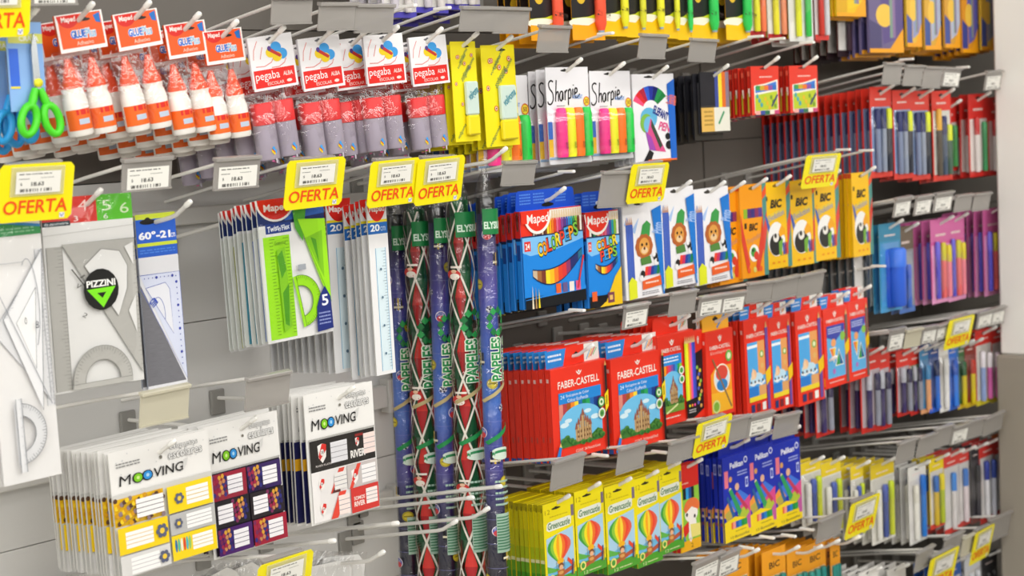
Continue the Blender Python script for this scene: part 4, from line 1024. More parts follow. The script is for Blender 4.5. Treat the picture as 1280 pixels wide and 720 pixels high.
def flush_holders():
    used = {}
    for i, (xl, yt, xr, yb, kind, near, n) in enumerate(PENDING):
        c = pt((xl+xr)/2, yt, n); x, z, W, H = quad(xl, yb, xr, yt, n); x = (x + c.x)/2 if kind == 'o' else x
        best = None
        for h in HOOKS:
            if abs(h[0]-x) < .05 and -.11 < h[1]-z < .03 and id(h[2]) not in used:
                d = abs(h[0]-x)
                if best is None or d < best[0]: best = (d, h)
        word = {'b': 'blank grey', 't': 'ticketed clear', 'y': 'blank yellowed', 'o': 'sign carrying'}[kind]
        if best: t = best[1][2]; used[id(t)] = 1
        else:
            t = ob('price_arm', None, None, (x, 0, z-SLOPE*n)); tag(t, f'white wire price arm with {word} holder {near}', 'price arm', 'white wire price arms')
            mb = MB(); mb.box(-.014, -.008, -.02, .014, 0, .014, col('#8f8d88', .4), .002); ob('base_clip', mb.build('base_clip'), t)
        off = Vector(t.location)
        mb = MB(); mb.tube([(x-off.x, 0, z-SLOPE*n-off.z), (x-off.x, -n*.6, z-SLOPE*n*.4-off.z), (x-off.x, -n+.002, z-.004-off.z)], .003, WIRE); ob('label_arm', mb.build('label_arm'), t)
        tilt = ((i*37) % 9-4)*.8
        Wh, Hh = (W, H) if kind != 'o' else (W*.72, H*.66)
        mb = MB(); m = HOLDY if kind == 'y' else HOLD
        mb.box(-Wh/2, -.0016, -Hh, Wh/2, 0, -.004, m); mb.box(-Wh/2, -.007, -.006, Wh/2, .005, 0, m, .001); mb.box(-Wh/2, -.004, -Hh, Wh/2, -.0016, -Hh+.003, m)
        ho = ob('price_holder', mb.build('price_holder'), t, (x-off.x, -n-.003, z-off.z)); ho.rotation_euler = (rad(12), rad(tilt*.6), 0)
        if kind == 't':
            a = ticket_art(Wh*.84, Hh*.66, -.0022); tk = ob('price_ticket', a.build('price_ticket'), ho, (Wh*.02, 0, -Hh*.3)); tk['label'] = 'white printed price ticket'
        if kind == 'o': sign(x, z, n+.014, W, H, tilt, near)

def sign(x, z, n, W, H, tilt, near):
    t = ob('offer_sign', None, None, (x, -n, z-.004)); t.rotation_euler = (rad(14), rad(-tilt*.5-1), rad(1))
    mb = MB(); r = .006
    mb.prism([(-W/2+r, -H), (W/2-r, -H), (W/2, -H+r), (W/2, -r), (W/2-r, 0), (-W/2+r, 0), (-W/2, -r), (-W/2, -H+r)], 0, .0012, '#f6e80c'); ob('sign_card', mb.build('sign_card'), t)
    mb = MB(); mb.box(-W*.36, -.003, -H*.55, W*.36, -.0006, -H*.04, frosted('sign_pocket', '#e6e3b0', .4), .0008); ob('ticket_pocket', mb.build('ticket_pocket'), t)
    a = ticket_art(W*.6, H*.38, -.0034); ob('price_ticket', a.build('price_ticket'), t, (0, 0, -H*.12))
    a = Art(W, H, -.0008); a.text('OFERTA', .07, .62, .93, .86, '#ee4a12', .012, .06); a.rect(.83, .88, .9, .97, '#e9e9f0'); a.line([(.84, .9), (.86, .95), (.89, .89)], .0014, '#3a4a9a'); ob('lettering', a.build('lettering'), t)
    tag(t, f'yellow OFERTA sign {near}', 'sign', 'yellow offer signs')

# ------------------------------------------------------------------ wrapping paper rolls
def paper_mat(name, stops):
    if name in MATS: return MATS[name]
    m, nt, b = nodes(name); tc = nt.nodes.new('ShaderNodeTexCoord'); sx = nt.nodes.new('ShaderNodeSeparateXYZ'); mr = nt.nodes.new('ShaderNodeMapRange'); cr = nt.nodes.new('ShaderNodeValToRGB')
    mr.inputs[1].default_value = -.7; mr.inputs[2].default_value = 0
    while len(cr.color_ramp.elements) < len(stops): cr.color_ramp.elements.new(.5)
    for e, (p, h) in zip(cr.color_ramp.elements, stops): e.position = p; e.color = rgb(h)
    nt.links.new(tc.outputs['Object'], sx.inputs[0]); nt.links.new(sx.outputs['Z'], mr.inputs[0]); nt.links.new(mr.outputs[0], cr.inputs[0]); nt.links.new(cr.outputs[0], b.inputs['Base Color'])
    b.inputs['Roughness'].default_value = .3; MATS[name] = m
    return m

def wrap(a, R):
    """bend a flat print around the tube, cut into narrow strips first so that it follows the curve"""
    bm = bmesh.new(); vs = [bm.verts.new(p) for p in a.v]
    for f, k in zip(a.f, a.mi):
        if len(set(f)) > 2:
            try: bm.faces.new([vs[i] for i in f]).material_index = k
            except ValueError: pass
    x = -.04
    while x < .05:
        bmesh.ops.bisect_plane(bm, geom=bm.verts[:]+bm.edges[:]+bm.faces[:], dist=1e-7, plane_co=(x, 0, 0), plane_no=(1, 0, 0)); x += .003
    bm.verts.index_update(); o_ = rad(-45)
    a.v = [((R-p.co.y)*math.sin(p.co.x/R+o_), -(R-p.co.y)*math.cos(p.co.x/R+o_), p.co.z) for p in bm.verts]
    a.f = [tuple(v.index for v in f.verts) for f in bm.faces]; a.mi = [f.material_index for f in bm.faces]; a.sm = [False]*len(a.f); bm.free()
    return a

def subdiv_line(a, uv, w, m, k=6):
    P = []
    for i in range(len(uv)-1):
        for j in range(k): P.append((uv[i][0]+(uv[i+1][0]-uv[i][0])*j/k, uv[i][1]+(uv[i+1][1]-uv[i][1])*j/k))
    P.append(uv[-1]); a.line(P, w, m)

def paper_roll(px, py, px2, n, kind, phase, label):
    R = .0172; L = .98
    c = pt(px, py, n); q = pt(px2, 715, n)
    lean = math.degrees(math.atan2(q.x-c.x, c.z-q.z))
    p = Proto('wrapping_paper_roll', 'gift wrap roll'); mb = MB()
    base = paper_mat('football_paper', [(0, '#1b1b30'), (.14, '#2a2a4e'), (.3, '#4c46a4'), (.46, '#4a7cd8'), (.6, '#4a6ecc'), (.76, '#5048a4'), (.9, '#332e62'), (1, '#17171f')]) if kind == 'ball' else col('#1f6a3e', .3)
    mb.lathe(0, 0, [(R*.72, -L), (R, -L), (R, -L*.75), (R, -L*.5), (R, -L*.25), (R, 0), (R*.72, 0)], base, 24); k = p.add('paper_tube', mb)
    if kind == 'ball':
        mb = MB(); mb.lathe(0, 0, [(R*1.01, -.03), (R*1.012, -.001)], '#191a1e', 20); p.add('end_band', mb)
    W = 2*math.pi*R*.62; a = Art(W, L, -.0003); r = random.Random(phase)
    if kind == 'ball':
        y = .07+.012*(phase % 3); i = phase
        while y < .97:
            u = .5+.34*math.sin(i*2.1)
            t = i % 4
            if t == 0: a.circ(u, y, .15, '#b9a82e'); a.circ(u, y, .11, '#d8c63a'); a.line([(u-.1, y), (u+.1, y)], .002, '#7a6a1a')
            elif t == 1:
                a.circ(u, y, .1, '#e3e3ec')
                for j in range(5): a.circ(u+.07*math.cos(j*1.257), y+.07*W/L*math.sin(j*1.257), .03, '#26244e')
                a.circ(u, y, .03, '#26244e')
            elif t == 2: a.circ(u, y, .15, '#e6e0ea'); a.circ(u, y, .125, '#3a4fb0'); a.ell(u, y+.004, .11, .006, '#d8424a'); a.text('FCB', u-.08, y-.006, u+.08, y-.001, '#e6e0ea')
            else: 
                for j in range(3): a.rect(u-.12+.09*j, y-.012, u-.07+.09*j, y+.012, '#1c1c22' if j != 1 else '#d9b94a')
                a.rect(u-.13, y+.004, u+.14, y+.008, '#e6dcc0')
            subdiv_line(a, [(.05, y+.024), (.95, y+.026)], .0006, '#8a8cc8'); y += .047; i += 1
    else:
        cell = .104; ph = -cell*(.3+.21*(phase % 3)); us = (-.36, .04, .44, .84, 1.24)
        v = ph
        while v < 1:
            for u in us:
                if v > 0 and v+cell < 1:
                    a.poly([(u, v+.004), (u+.155, v+cell/2), (u-.155, v+cell/2)], '#d83a34'); a.poly([(u-.155, v+cell/2), (u+.155, v+cell/2), (u, v+cell-.004)], '#b0262a')
                    a.poly([(u+.2, v), (u+.345, v+cell*.5-.004), (u+.055, v+cell*.5-.004)][::-1] if False else [(u+.2, v-cell*.42), (u+.33, v), (u+.2, v+.001), (u+.07, v)], '#14522f')
            v += cell
        v = ph-cell
        while v < 1:
            for s_ in (1, -1):
                for u in us:
                    P = [(u+s_*.2*(j/10), v+cell*.5*(j/10)) for j in range(11)] + [(u+s_*.2*(1-j/10), v+cell*.5*(1+j/10)) for j in range(1, 11)]
                    P = [(uu, vv) for uu, vv in P if .002 < vv < .998 and -.2 < uu < 1.25]
                    if len(P) > 1: a.line(P, .0026, '#e6e0d4')
            v += cell
        for i in range(3):
            yy = (.12, .36, .53)[i]+.02*(phase % 2); a.circ(.35, yy, .13, '#c8342e'); a.circ(.37, yy+.004, .09, '#efe6da'); a.circ(.36, yy-.006, .05, '#e8c0a0'); a.rect(.3, yy-.016, .5, yy-.012, '#efe6da')
    # shop band at the top, leaf and printed words halfway, bar-code slip below
    for j in range(6): a.rect(.42+.09*j, .022, .515+.09*j, .07, '#167a3e')
    a.text('ELYSIUM', .45, .046, .93, .06, '#cfe6d4', .04)
    for j in range(9):
        u_, v_ = .66+.17*math.cos(j*.7), .235+.022*math.sin(j*.7); a.poly([(u_-.07, v_), (u_, v_-.009), (u_+.07, v_), (u_, v_+.007)], '#17733a' if j % 2 else '#2a9a4e')
    for wd, u in (('PAPELES', .62), ('REGALO', .9)):
        pts_w = .018/L
        a.outlined(wd, u-.6, .305-.0075, u+.6, .305+.0075, '#1f8a4a', '#e3ead8', .03, .08, rot=90)
    subdiv_line(a, [(.3, .385), (.55, .372), (.85, .352)], .006, '#b8a878', 3); subdiv_line(a, [(.35, .465), (.6, .452), (.95, .43)], .007, '#1f8a4a', 3)
    for j in range(3): a.ell(.68, .48+.005*j, .22, .007, '#2a8a54' if j % 2 else '#cfe0d2')
    for j in range(5): a.smalltext(.5, .535+.011*j, .85, .544+.011*j, 1, '#a9c8b6', j)
    for j in range(4): a.rect(.5+.09*j, .6, .59+.09*j, .675, '#a3bfae')
    for j in range(12):
        for i in range(4): a.rect(.51+.085*i, .606+.0055*j, .595+.085*i, .6085+.0055*j, '#3f7a58')
    p.add('paper_print', wrap(a, R), (0, 0, 0), k)
    mb = MB(); prof = [(R*1.12, -L)] + [(R*1.12+.0006*math.sin(i*1.7), -L+L*i/18) for i in range(1, 18)] + [(R*1.1, .004), (R*.9, .022), (R*.4, .042), (R*.26, .05), (R*.55, .064), (R*.3, .072)]
    rows = [[((rr+.0008*math.sin(3*kk+z*60))*math.cos(2*math.pi*kk/18), (rr+.0008*math.sin(3*kk+z*60))*math.sin(2*math.pi*kk/18), z) for kk in range(18)] for rr, z in prof]
    mb.grid(rows, film('sleeve_clear', '#f4f4f4', .09, .5, 30), True, True); p.add('clear_sleeve', mb)
    place(p, label, 'rolls of wrapping paper in clear sleeves', c.x, n, c.z, -lean, 0, 0)
    return c
# ------------------------------------------------------------------ layout
build_setting(); rails()
def q(kindfn, xl, yb, xr, yt, n, cnt, pitch, desc, loc, slope=SLOPE, tab=0, **kw):
    x, z, W, H = quad(xl, yb, xr, yt, n)
    pr = kindfn(W, H)
    hz = kw.pop('hz', None)
    if hz is None: hz = -tab*.45 if tab else .05*H
    stack(pr, (x, z), n, cnt, pitch, slope, desc, loc, hz=hz, **kw)
    return x, z, W, H

def hang(kindfn, px, py, n, W, H, cnt, pitch, desc, loc, slope=SLOPE, **kw):
    c = pt(px, py, n); stack(kindfn(W, H), (c.x, c.z), n, cnt, pitch, slope, desc, loc, **kw)
    return c

# --- second row: scissors, glue bottles, glue cards, highlighters
q(lambda W, H: scissorpack(W, H, True), 14, 140, 59, 27, .33, 1, .03, 'light blue card with green-handled scissors', 'hanging beside the orange glue packs')
q(lambda W, H: scissorpack(W, H, False), -18, 148, 28, 36, .33-.035, 3, .035, 'light blue card with blue-handled scissors', 'behind the green pair', hk=False)
glue = [(97, 16, 5, 'nearest the scissors'), (168, 14, 5, 'on the second hook from the scissors'), (230, 28, 5, 'on the third hook from the scissors'), (277, 37, 5, 'next to the white butterfly packs')]
for (px, py, cnt, loc), roll in zip(glue, (-8, -8.5, -7.5, -6)):
    s = 1 if px < 200 else .96
    hang(gluebag, px, py, .33, .082*s, .176*s, cnt, .046, 'pack of two orange-capped glue bottles', loc, roll=roll, group='packs of orange-capped glue bottles', fan=-.002)
for (px, py, cnt, loc), roll in zip([(336, 44, 5, 'next to the orange glue packs'), (397, 46, 5, 'second hook of butterfly packs'), (439, 48, 4, 'third hook of butterfly packs, half hidden'), (478, 43, 5, 'fourth hook of butterfly packs'), (533, 45, 4, 'beside the yellow glue cards')], (-7, -6, -5, -3.5, -4)):
    hang(pegaba, px, py, .33 if 'third' not in loc else .305, .094, .2, cnt, .05, 'pack of two red-capped glue bottles', loc, roll=roll, group='packs of red-capped glue bottles', fan=-.001)
q(yellowglue, 569, 178, 600, 52, .33, 6, .018, 'yellow glue blister card', 'beside the red-capped glue packs', roll=-1)
q(yellowglue, 606, 184, 648, 56, .33, 6, .018, 'yellow glue blister card', 'beside the highlighter packs', roll=-1)
q(sharpie, 598, 217, 664, 95, .29, 6, .022, 'white pack of four neon highlighters', 'underneath the yellow glue cards', hk=False)
q(sharpie, 687, 206, 739, 84, .33, 5, .022, 'white pack of four neon highlighters', 'between the yellow glue cards and its twin')
q(sharpie, 741, 201, 791, 89, .33, 5, .022, 'white pack of four neon highlighters', 'against the white pack with a rainbow bird', group='white packs of four neon highlighters')
q(birdpack, 794, 204, 846, 93, .33, 4, .014, 'white marker pack with a rainbow bird', 'beside the dark pencil wallets')
x, z, W, H = quad(884, 167, 906, 90, .3)
stack(blackpens(W*1.6, H, True), (x, z), .3, 1, .012, SLOPE, 'dark pencil wallet with a cream label', 'in front of the black wallets', hz=.01)
stack(blackpens(W*1.6, H*1.08), (x-.01, z-.003), .288, 11, .0185, .1, 'black pencil wallet', 'behind the cream-labelled wallet', hk=False, jit=.6)
q(crayons, 940, 144, 975, 83, .33, 8, .0165, 'red crayon box', 'beside the dark pencil wallets', slope=.1, roll=0)
q(crayons, 988, 141, 1023, 82, .33, 4, .0165, 'red crayon box', 'at the end of its row over the yellow cartons', slope=.1)

# --- top row: marker cards
R1 = [(652, 46, 690, '#f2583a', 'whose red marker stands behind a blank holder', 3), (664, 51, 703, '#f2583a', 'second with a red marker', 3), (716, 50, 756, '#f2583a', 'third with a red marker', 3), (756, 45, 784, '#e6e32a', 'first with a yellow marker', 2),
      (784, 47, 806, '#d8d62e', 'narrow, between two yellow markers', 2), (803, 46, 829, '#e6e32a', 'second with a yellow marker', 3), (831, 48, 846, '#dfe030', 'narrow, third with a yellow marker', 2), (847, 50, 864, '#2fc456', 'first with a green marker', 2), (864, 50, 896, '#2fc456', 'second with a green marker', 3), (908, 50, 938, '#2fc456', 'third with a green marker', 3)]
for i, (xl, yb, xr, c, loc, cnt) in enumerate(R1):
    x, z, W, H = quad(xl, yb, xr, yb-110, .3 if i else .27)
    if W < .05: W = .055
    stack(hilite(W, H, c), (x, z), .3 if i else .27, cnt, .03, SLOPE, 'black and yellow marker card,', loc, group='black and yellow marker cards', hk=True, tip=.34, hz=.01)
wh = ('#e9e7e2', '#d2402c', .7, .8)
x, z, W, H = quad(938, 45, 957, -50, .3); stack(penblister('pen_pack', 'pen pack', W, H, '#d9d2c4', '#b3262a', [('#dfd82e', '#c9c41e', .66, .9), ('#e8764a', '#e9e2da', .66, .9)], None, headv=.1), (x, z), .3, 3, .024, SLOPE, 'clear pen pack with red foot', 'after the green markers', hz=.01)
x, z, W, H = quad(960, 49, 985, -50, .3); stack(penblister('pen_pack', 'pen pack', W, H, '#d9d2c4', '#b3262a', [('#dfd82e', '#c9c41e', .66, .9), ('#e8906a', '#e9e2da', .66, .9)], None, headv=.1), (x, z), .3, 3, .024, SLOPE, 'clear pen pack with red foot', 'in front of the white fluorescent pack', hz=.01)
x, z, W, H = quad(987, 52, 1017, -50, .32); stack(penblister('marker_pack', 'marker pack', W, H, '#d9dad6', None, [('#d8dc2a', '#c9d01e', .7, 1), ('#35b84e', '#2fa846', .7, 1)], None, headv=.1), (x, z), .32, 3, .024, SLOPE, 'white pack of a yellow and a green marker', 'near the top edge', hz=.01)
x, z, W, H = quad(1019, 50, 1036, -50, .3); stack(penblister('pen_pack', 'pen pack', W, H, '#c9c9cc', '#d8322c', [('#c8382c', '#8a1f1c', .7, 1), ('#c9cdd2', '#b9bdc2', .7, 1)], None, headv=.1), (x, z), .3, 3, .024, SLOPE, 'clear pack with a red and a grey pen', 'at the end of the top marker row', hz=.01)
x, z, W, H = quad(1046, 20, 1082, -70, .3)
stack(bookish(W, H, '#e6bc14', '#eac41a', '#d8a510'), (x, z), .3, 4, .011, SLOPE, 'plain yellow carton', 'high above the red pen packs', hz=.01)
x, z, W, H = quad(1060, 70, 1084, -50, .27)
stack(penblister('pencil_wallet', 'pencil wallet', W, H, '#5a2418', '#2a1a20', [('#3a2430', '#7a3a1a', .7, 1)], '#8a4418', '#3a1c14'), (x, z), .24, 6, .026, SLOPE, 'dark brown pencil wallet', 'beside the orange-footed wallets', hk=False)
for i, (xl, yb, xr, c) in enumerate([(1086, 66, 1131, ('#6a5f88', '#5a4a86', '#4a4470')), (1134, 59, 1153, ('#e2b53a', '#8f98c0', '#4a5aa0')), (1156, 62, 1177, ('#d9a83a', '#a9b2c8', '#3f5698')), (1181, 60, 1201, ('#d9a03a', '#b4bcd0', '#44559a')), (1203, 66, 1223, ('#e0962a', '#5f5fae', '#3f4890')), (1227, 63, 1246, ('#e2b53a', '#8f90a8', '#4a5aa0'))]):
    x, z, W, H = quad(xl, yb, xr, yb-105, .3)
    stack(bookish(W*.95, H, *c), (x, z), .3, 5, .02, .2, 'orange and purple wallet of colouring pencils,' if i == 0 else 'orange-footed wallet of colouring pencils,', 'widest of the top row' if i == 0 else ('next to the widest one', 'third along the top row', 'fourth along the top row', 'fifth along the top row', 'touching the column')[i-1], group='orange-footed pencil wallets', hz=.01)
# purple-footed packs over the butterfly glue packs
for i, (xl, yb, xr) in enumerate([(478, 14, 520), (520, 8, 560), (556, 4, 600)]):
    x, z, W, H = quad(xl, yb+8, xr, yb-100, .2)
    stack(penblister('marker_pack', 'marker pack', W, H, '#cfcbd2', '#4a42b0', [('#c9c4cc', '#4a42b0', .66, .8), ('#d8d3d0', '#4a42b0', .66, .8)], None), (x, z), .2, 3, .04, .22, 'clear marker pack with purple foot', ('furthest along, over the butterfly packs', 'middle one over the butterfly packs', 'last one over the butterfly packs')[i] if i else 'over the fourth butterfly pack', hz=.01, tip=.36)

# --- third row, first bay: geometry sets and rulers
q(bigset, 2, 609, 74, 262, .33, 2, .012, 'large white geometry set', 'in a clear sleeve below the first sign', roll=-.5, tip=.36)
q(pizzini, 68, 494, 180, 249, .3, 2, .01, 'geometry set with a round black and green sticker', 'next to the large white set')
q(squarepack, 184, 488, 233, 269, .27, 2, .01, 'blue-headed 60 degree set square pack', 'next to the black-stickered geometry set', roll=-.6, tip=.36)
x, z, W, H = quad(331, 430, 413, 250, .33)
stack(rulerbag(W, H), (x, z), .33, 1, .0125, SLOPE, 'pack of bright green flexible rulers', 'under the second yellow sign', 'packs of flexible rulers', roll=-1.5, hz=.012)
for i, (L, D, nm) in enumerate([('#7f9ad8', '#3f5aa8', 'blue'), ('#4fa0b8', '#2a6f88', 'teal'), ('#b9bd5a', '#858a34', 'olive'), ('#e3e3e0', '#b9b9b4', 'clear')]):
    k = .0125*(1+2*i)
    stack(rulerbag(W, H, L, D), (x, z-SLOPE*k), .33-k, 2, .0125, SLOPE, f'pack of {nm} flexible rulers', 'stacked behind the bright green pack', 'packs of flexible rulers', roll=-1.5, hk=False)
q(rulerpack, 470, 470, 494, 249, .33, 5, .014, 'white 20 cm ruler pack', 'beside the wrapping paper rolls', hz=.01)
x, z, W, H = quad(448, 468, 478, 249, .3)
stack(rulerpack(W, H), (x-.012, z), .285-.03, 11, .017, .06, 'white ruler pack', 'filling the space behind the green rulers', hk=False, jit=.8)

# --- wrapping paper rolls
for args in [(493, 268, 512, .11, 'ball', 1, 'blue football paper roll, half hidden behind the ruler packs'), (519, 262, 539, .165, 'diamond', 2, 'green roll with red diamonds, standing second from the rulers'), (546, 258, 560, .22, 'ball', 3, 'blue football paper roll between the two diamond rolls'), (573, 250, 592, .275, 'diamond', 5, 'green roll with red diamonds and a santa, fourth from the rulers'), (606, 246, 622, .335, 'ball', 6, 'blue football paper roll touching the blue pencil cartons')]:
    c = paper_roll(*args)
hook(2.286, c.z+.062, .335, .4, .1, 'white wire peg hook carrying the wrapping paper rolls')

# --- third row: colour pencils
q(lambda W, H: colourpeps(W, H, True), 655, 388, 731, 265, .33, 8, .0185, 'wide blue and red pencil carton', 'beside the paper rolls', tab=.038, jit=.6)
q(lambda W, H: colourpeps(W, H, False), 737, 386, 777, 266, .33, 5, .0185, 'narrow blue and red pencil carton', 'between the wide ones and the lion cartons', tab=.04)
for i, (xl, yb, xr, yt) in enumerate([(782, 376, 829, 252), (829, 361, 871, 236), (870, 357, 914, 237)]):
    q(lion, xl, yb, xr, yt, .33, 3, .0145, 'white pencil carton with a lion', ('first of three, under a yellow sign', 'middle one of three', 'third of three, touching the orange cartons')[i], roll=-.5, group='white pencil cartons with a lion')
for i, (xl, yb, xr, yt) in enumerate([(900, 357, 934, 236), (928, 349, 961, 232)]):
    q(lambda W, H: bic(W, H, True), xl, yb, xr, yt, .33 if i else .32, 3, .0135, 'orange pencil carton', ('touching the lion cartons', 'touching the yellow cartons')[i])
for i, (xl, yb, xr, yt, cnt) in enumerate([(958, 338, 990, 229, 3), (989, 334, 1023, 227, 3), (1020, 327, 1051, 222, 3), (1067, 322, 1092, 217, 7)]):
    q(bic, xl, yb, xr, yt, .33, cnt, .013, 'yellow pencil carton with a toucan', ('first, next to the orange cartons', 'second of the row', 'third, below a yellow sign', 'last of the row, before a deep stack')[i], slope=.12, group='yellow pencil cartons with a toucan')

# --- fourth row: red cartons
q(fc_castle, 693, 580, 762, 463, .33, 12, .0165, 'wide red pencil carton with a castle', 'beside the paper rolls', slope=.08, tab=.036, jit=.5)
q(fc_castle, 768, 568, 833, 450, .33, 11, .0165, 'wide red pencil carton with a castle', 'in the middle of the red row', slope=.08, tab=.036, jit=.5)
q(lambda W, H: fc_castle(W, H, False), 826, 535, 871, 421, .33, 6, .0165, 'red castle carton with neon pencils', 'beside the wide castle cartons', slope=.1, tab=.036)
q(fc_dark, 868, 524, 884, 414, .32, 4, .0165, 'narrow red carton with dark picture', 'squeezed before the orange oval', slope=.1, tab=.04)
q(fc_orange, 886, 524, 920, 416, .33, 4, .0165, 'red carton with orange picture and an oval', 'near the row middle', slope=.1, tab=.04)
for i, (xl, yb, xr, yt, cnt) in enumerate([(933, 523, 964, 401, 4), (964, 516, 992, 398, 3), (997, 509, 1030, 390, 4)]):
    q(fc_sea, xl, yb, xr, yt, .33, cnt, .0165, 'red carton with a blue sea picture', ('next to the orange oval carton', 'second of three', 'third, next to the triangle cartons')[i], slope=.1, tab=.03, roll=-1, group='red cartons with a blue sea picture')
for i, (xl, yb, xr, yt, cnt) in enumerate([(1032, 487, 1062, 387, 3), (1062, 478, 1087, 378, 3)]):
    q(fc_tri, xl, yb, xr, yt, .33, cnt, .0165, 'red carton with two coloured triangles', ('next to the sea cartons', 'last of the red row')[i], slope=.1, tab=.03, roll=-1, group='red cartons with two triangles')

# --- fifth row: balloon cartons and blue cartons
for i, (xl, yb, xr, yt, cnt) in enumerate([(683, 740, 721, 632, 11), (722, 722, 758, 616, 10), (760, 719, 797, 610, 10), (797, 711, 828, 600, 9), (825, 695, 855, 588, 8)]):
    q(balloon, xl, yb, xr, yt, .33, cnt, .0125, 'yellow pencil carton with a balloon', ('next to the paper rolls', 'second along the row', 'third along the row', 'fourth along the row', 'touching the girl carton')[i], slope=.03, jit=.6, group='yellow pencil cartons with a balloon', hz=.01, tip=.36)
q(girl, 851, 692, 876, 584, .325, 2, .0125, 'green and red carton with a girl', 'between balloon and blue cartons', slope=.05)
for i, (xl, yb, xr, yt, cnt) in enumerate([(906, 680, 939, 574, 7), (938, 670, 970, 563, 3), (970, 660, 1002, 557, 3)]):
    q(pelikan, xl, yb, xr, yt, .33, cnt, .0155, 'dark blue and yellow pencil carton', ('beside the girl carton', 'middle one of three', 'last of three')[i], slope=.05, tab=.034, group='dark blue and yellow pencil cartons', roll=-.5)
# --- sixth row: orange pen bags
pens_o = [('#e8862a', '#2f8f86', .6, .8), ('#e9e4da', '#2f8f86', .6, .8), ('#e8862a', '#1f7f78', .6, .8)]
for i, (xl, yb, xr, yt, cnt) in enumerate([(900, 800, 938, 697, 4), (955, 790, 984, 692, 8), (986, 785, 1010, 690, 5), (1006, 780, 1034, 684, 6), (1040, 770, 1052, 676, 3)]):
    x, z, W, H = quad(xl, yb, xr, yt, .33)
    stack(penblister('pen_bag', 'pen pack', W, H, '#ee9a18', None, pens_o, '#f0a01c', '#d88412', .34, '#efc9a0', 'BIC', '#3a2a14'), (x, z), .33, cnt, .018, .1, 'orange-topped pen pack', ('behind two ticketed holders', 'with a deep stack behind', 'third along the bottom row', 'fourth along the bottom row', 'last, narrow, before the dark gap')[i], hz=.012, group='orange-topped pen packs', tip=.4)

# --- first bay, lower: school labels
q(lambda W, H: mooving(W, H, 'yellow'), 146, 722, 269, 565, .33, 15, .0115, 'white school label pack with yellow stickers', 'near the large geometry set', slope=.06, roll=-1.2, jit=.9, hz=.02)
q(lambda W, H: mooving(W, H, 'club'), 265, 700, 356, 533, .31, 4, .02, 'white school label pack with maroon and purple stickers', 'second of three', slope=.02, roll=-1.2, hz=.02)
x, z, W, H = quad(389, 658, 474, 494, .33)
stack(mooving(W, H, 'river'), (x, z), .33, 1, .012, .06, 'white school label pack with red and black stickers', 'nearest the paper rolls', hz=.02, roll=-.5)
stack(mooving(W, H, 'navy'), (x-.002, z-.001), .318, 8, .013, .06, 'school label pack with navy and gold stickers', 'behind the red and black one', hk=False)
# empty hooks under them
for i, (px, py, tip, bend) in enumerate([(626, 608, .38, False), (591, 622, .33, False), (611, 645, .36, True), (571, 661, .31, True), (497, 654, .36, False), (418, 676, .36, False), (480, 700, .33, True)]):
    c = pt(px, py, tip)
    hook(c.x, c.z, tip, tip, .19, 'empty white wire peg hook ' + ('crossing the paper rolls, topmost', 'crossing the paper rolls, second from the top', 'with upturned tip, third crossing the paper rolls', 'with upturned tip, lowest crossing the paper rolls', 'with straight tip under the red and black stickers', 'with straight tip under the maroon stickers', 'with upturned tip over the crumpled clear bags')[i], bend)
# --- bottom of the first bay: crumpled clear bags with white cards
def crumple(W, H, seed):
    p = Proto('clear_bag', 'clear bag'); r = random.Random(seed)
    mb = MB(); mb.prism([(-W*.45, -H), (W*.45, -H), (W*.45, -.02), (W*.3, -.004), (-W*.38, -.012)], .004, .006, '#dcdbd8'); p.add('white_card', mb)
    p.add('poly_bag', bag(W, H, .014, .0, seed)); return p
for i, (px, py) in enumerate([(262, 716), (300, 708), (345, 700), (430, 702), (455, 694)]):
    c = pt(px, py, .26); s = Proto
    stack(crumple(.13, .16, i+3), (c.x, c.z), .26-.012*i, 2, .03, .1, 'crumpled clear bag holding a white card,', ('under the yellow sticker packs', 'second along the bottom edge', 'behind the low yellow sign', 'after the low yellow sign', 'nearest the paper rolls')[i], hk=False, roll=-6+5*i, jit=2.5)

# --- far bay, second row down: red pen packs
NAVY = '#1f2860'; blue4 = [('#7c88a4', NAVY, .7, 1.1), ('#8f99ac', NAVY, .7, 1.1), ('#343842', '#d8e21c', .7, 1)]
for i, (xl, yb, xr, yt, cnt) in enumerate([(1090, 223, 1116, 109, 16), (1118, 225, 1141, 113, 3), (1141, 226, 1163, 114, 3), (1167, 227, 1190, 114, 3)]):
    x, z, W, H = quad(xl, yb, xr, yt, .32)
    pens = blue4 if i < 3 else [('#5a5348', '#d9a63a', .74, .7), ('#4a5a70', NAVY, .66, .9), ('#4f6a5a', '#dfe81c', .56, 1)]
    stack(penblister('pen_blister', 'pen pack', W*1.02, H, '#df3425', '#df3425', pens, None, '#b8322c', .22, '#8fa6cf' if i < 3 else '#dcdcd4'), (x, z), .32, cnt, .021, .1, 'red card of navy and lime pens' if i < 3 else 'red card of a pencil and lime marker', ('with the deepest stack behind', 'second along its row', 'third along its row', 'beside the navy ones')[i], hz=.02, group='red cards of navy and lime pens')
for i, (xl, yb, xr, yt, cnt, c) in enumerate([(1176, 215, 1198, 128, 2, '#3f8f4c'), (1212, 222, 1236, 118, 4, '#3f8f5a'), (1236, 220, 1256, 122, 3, '#2a3f8a')]):
    x, z, W, H = quad(xl, yb, xr, yt, .28 if not i else .32)
    stack(penblister('pen_blister', 'pen pack', W, H, '#d8302a', '#d8302a', [('#d9d3d0', '#b82a28', .66, .8), (c, c, .6, .8)], None, '#b02a26', .3, '#e2d6d2'), (x, z), .28 if not i else .32, cnt, .026, .1, 'red and white card of pens', ('tucked behind the lime marker card', 'before the last one', 'touching the column')[i], hz=.02, group='red and white cards of pens')
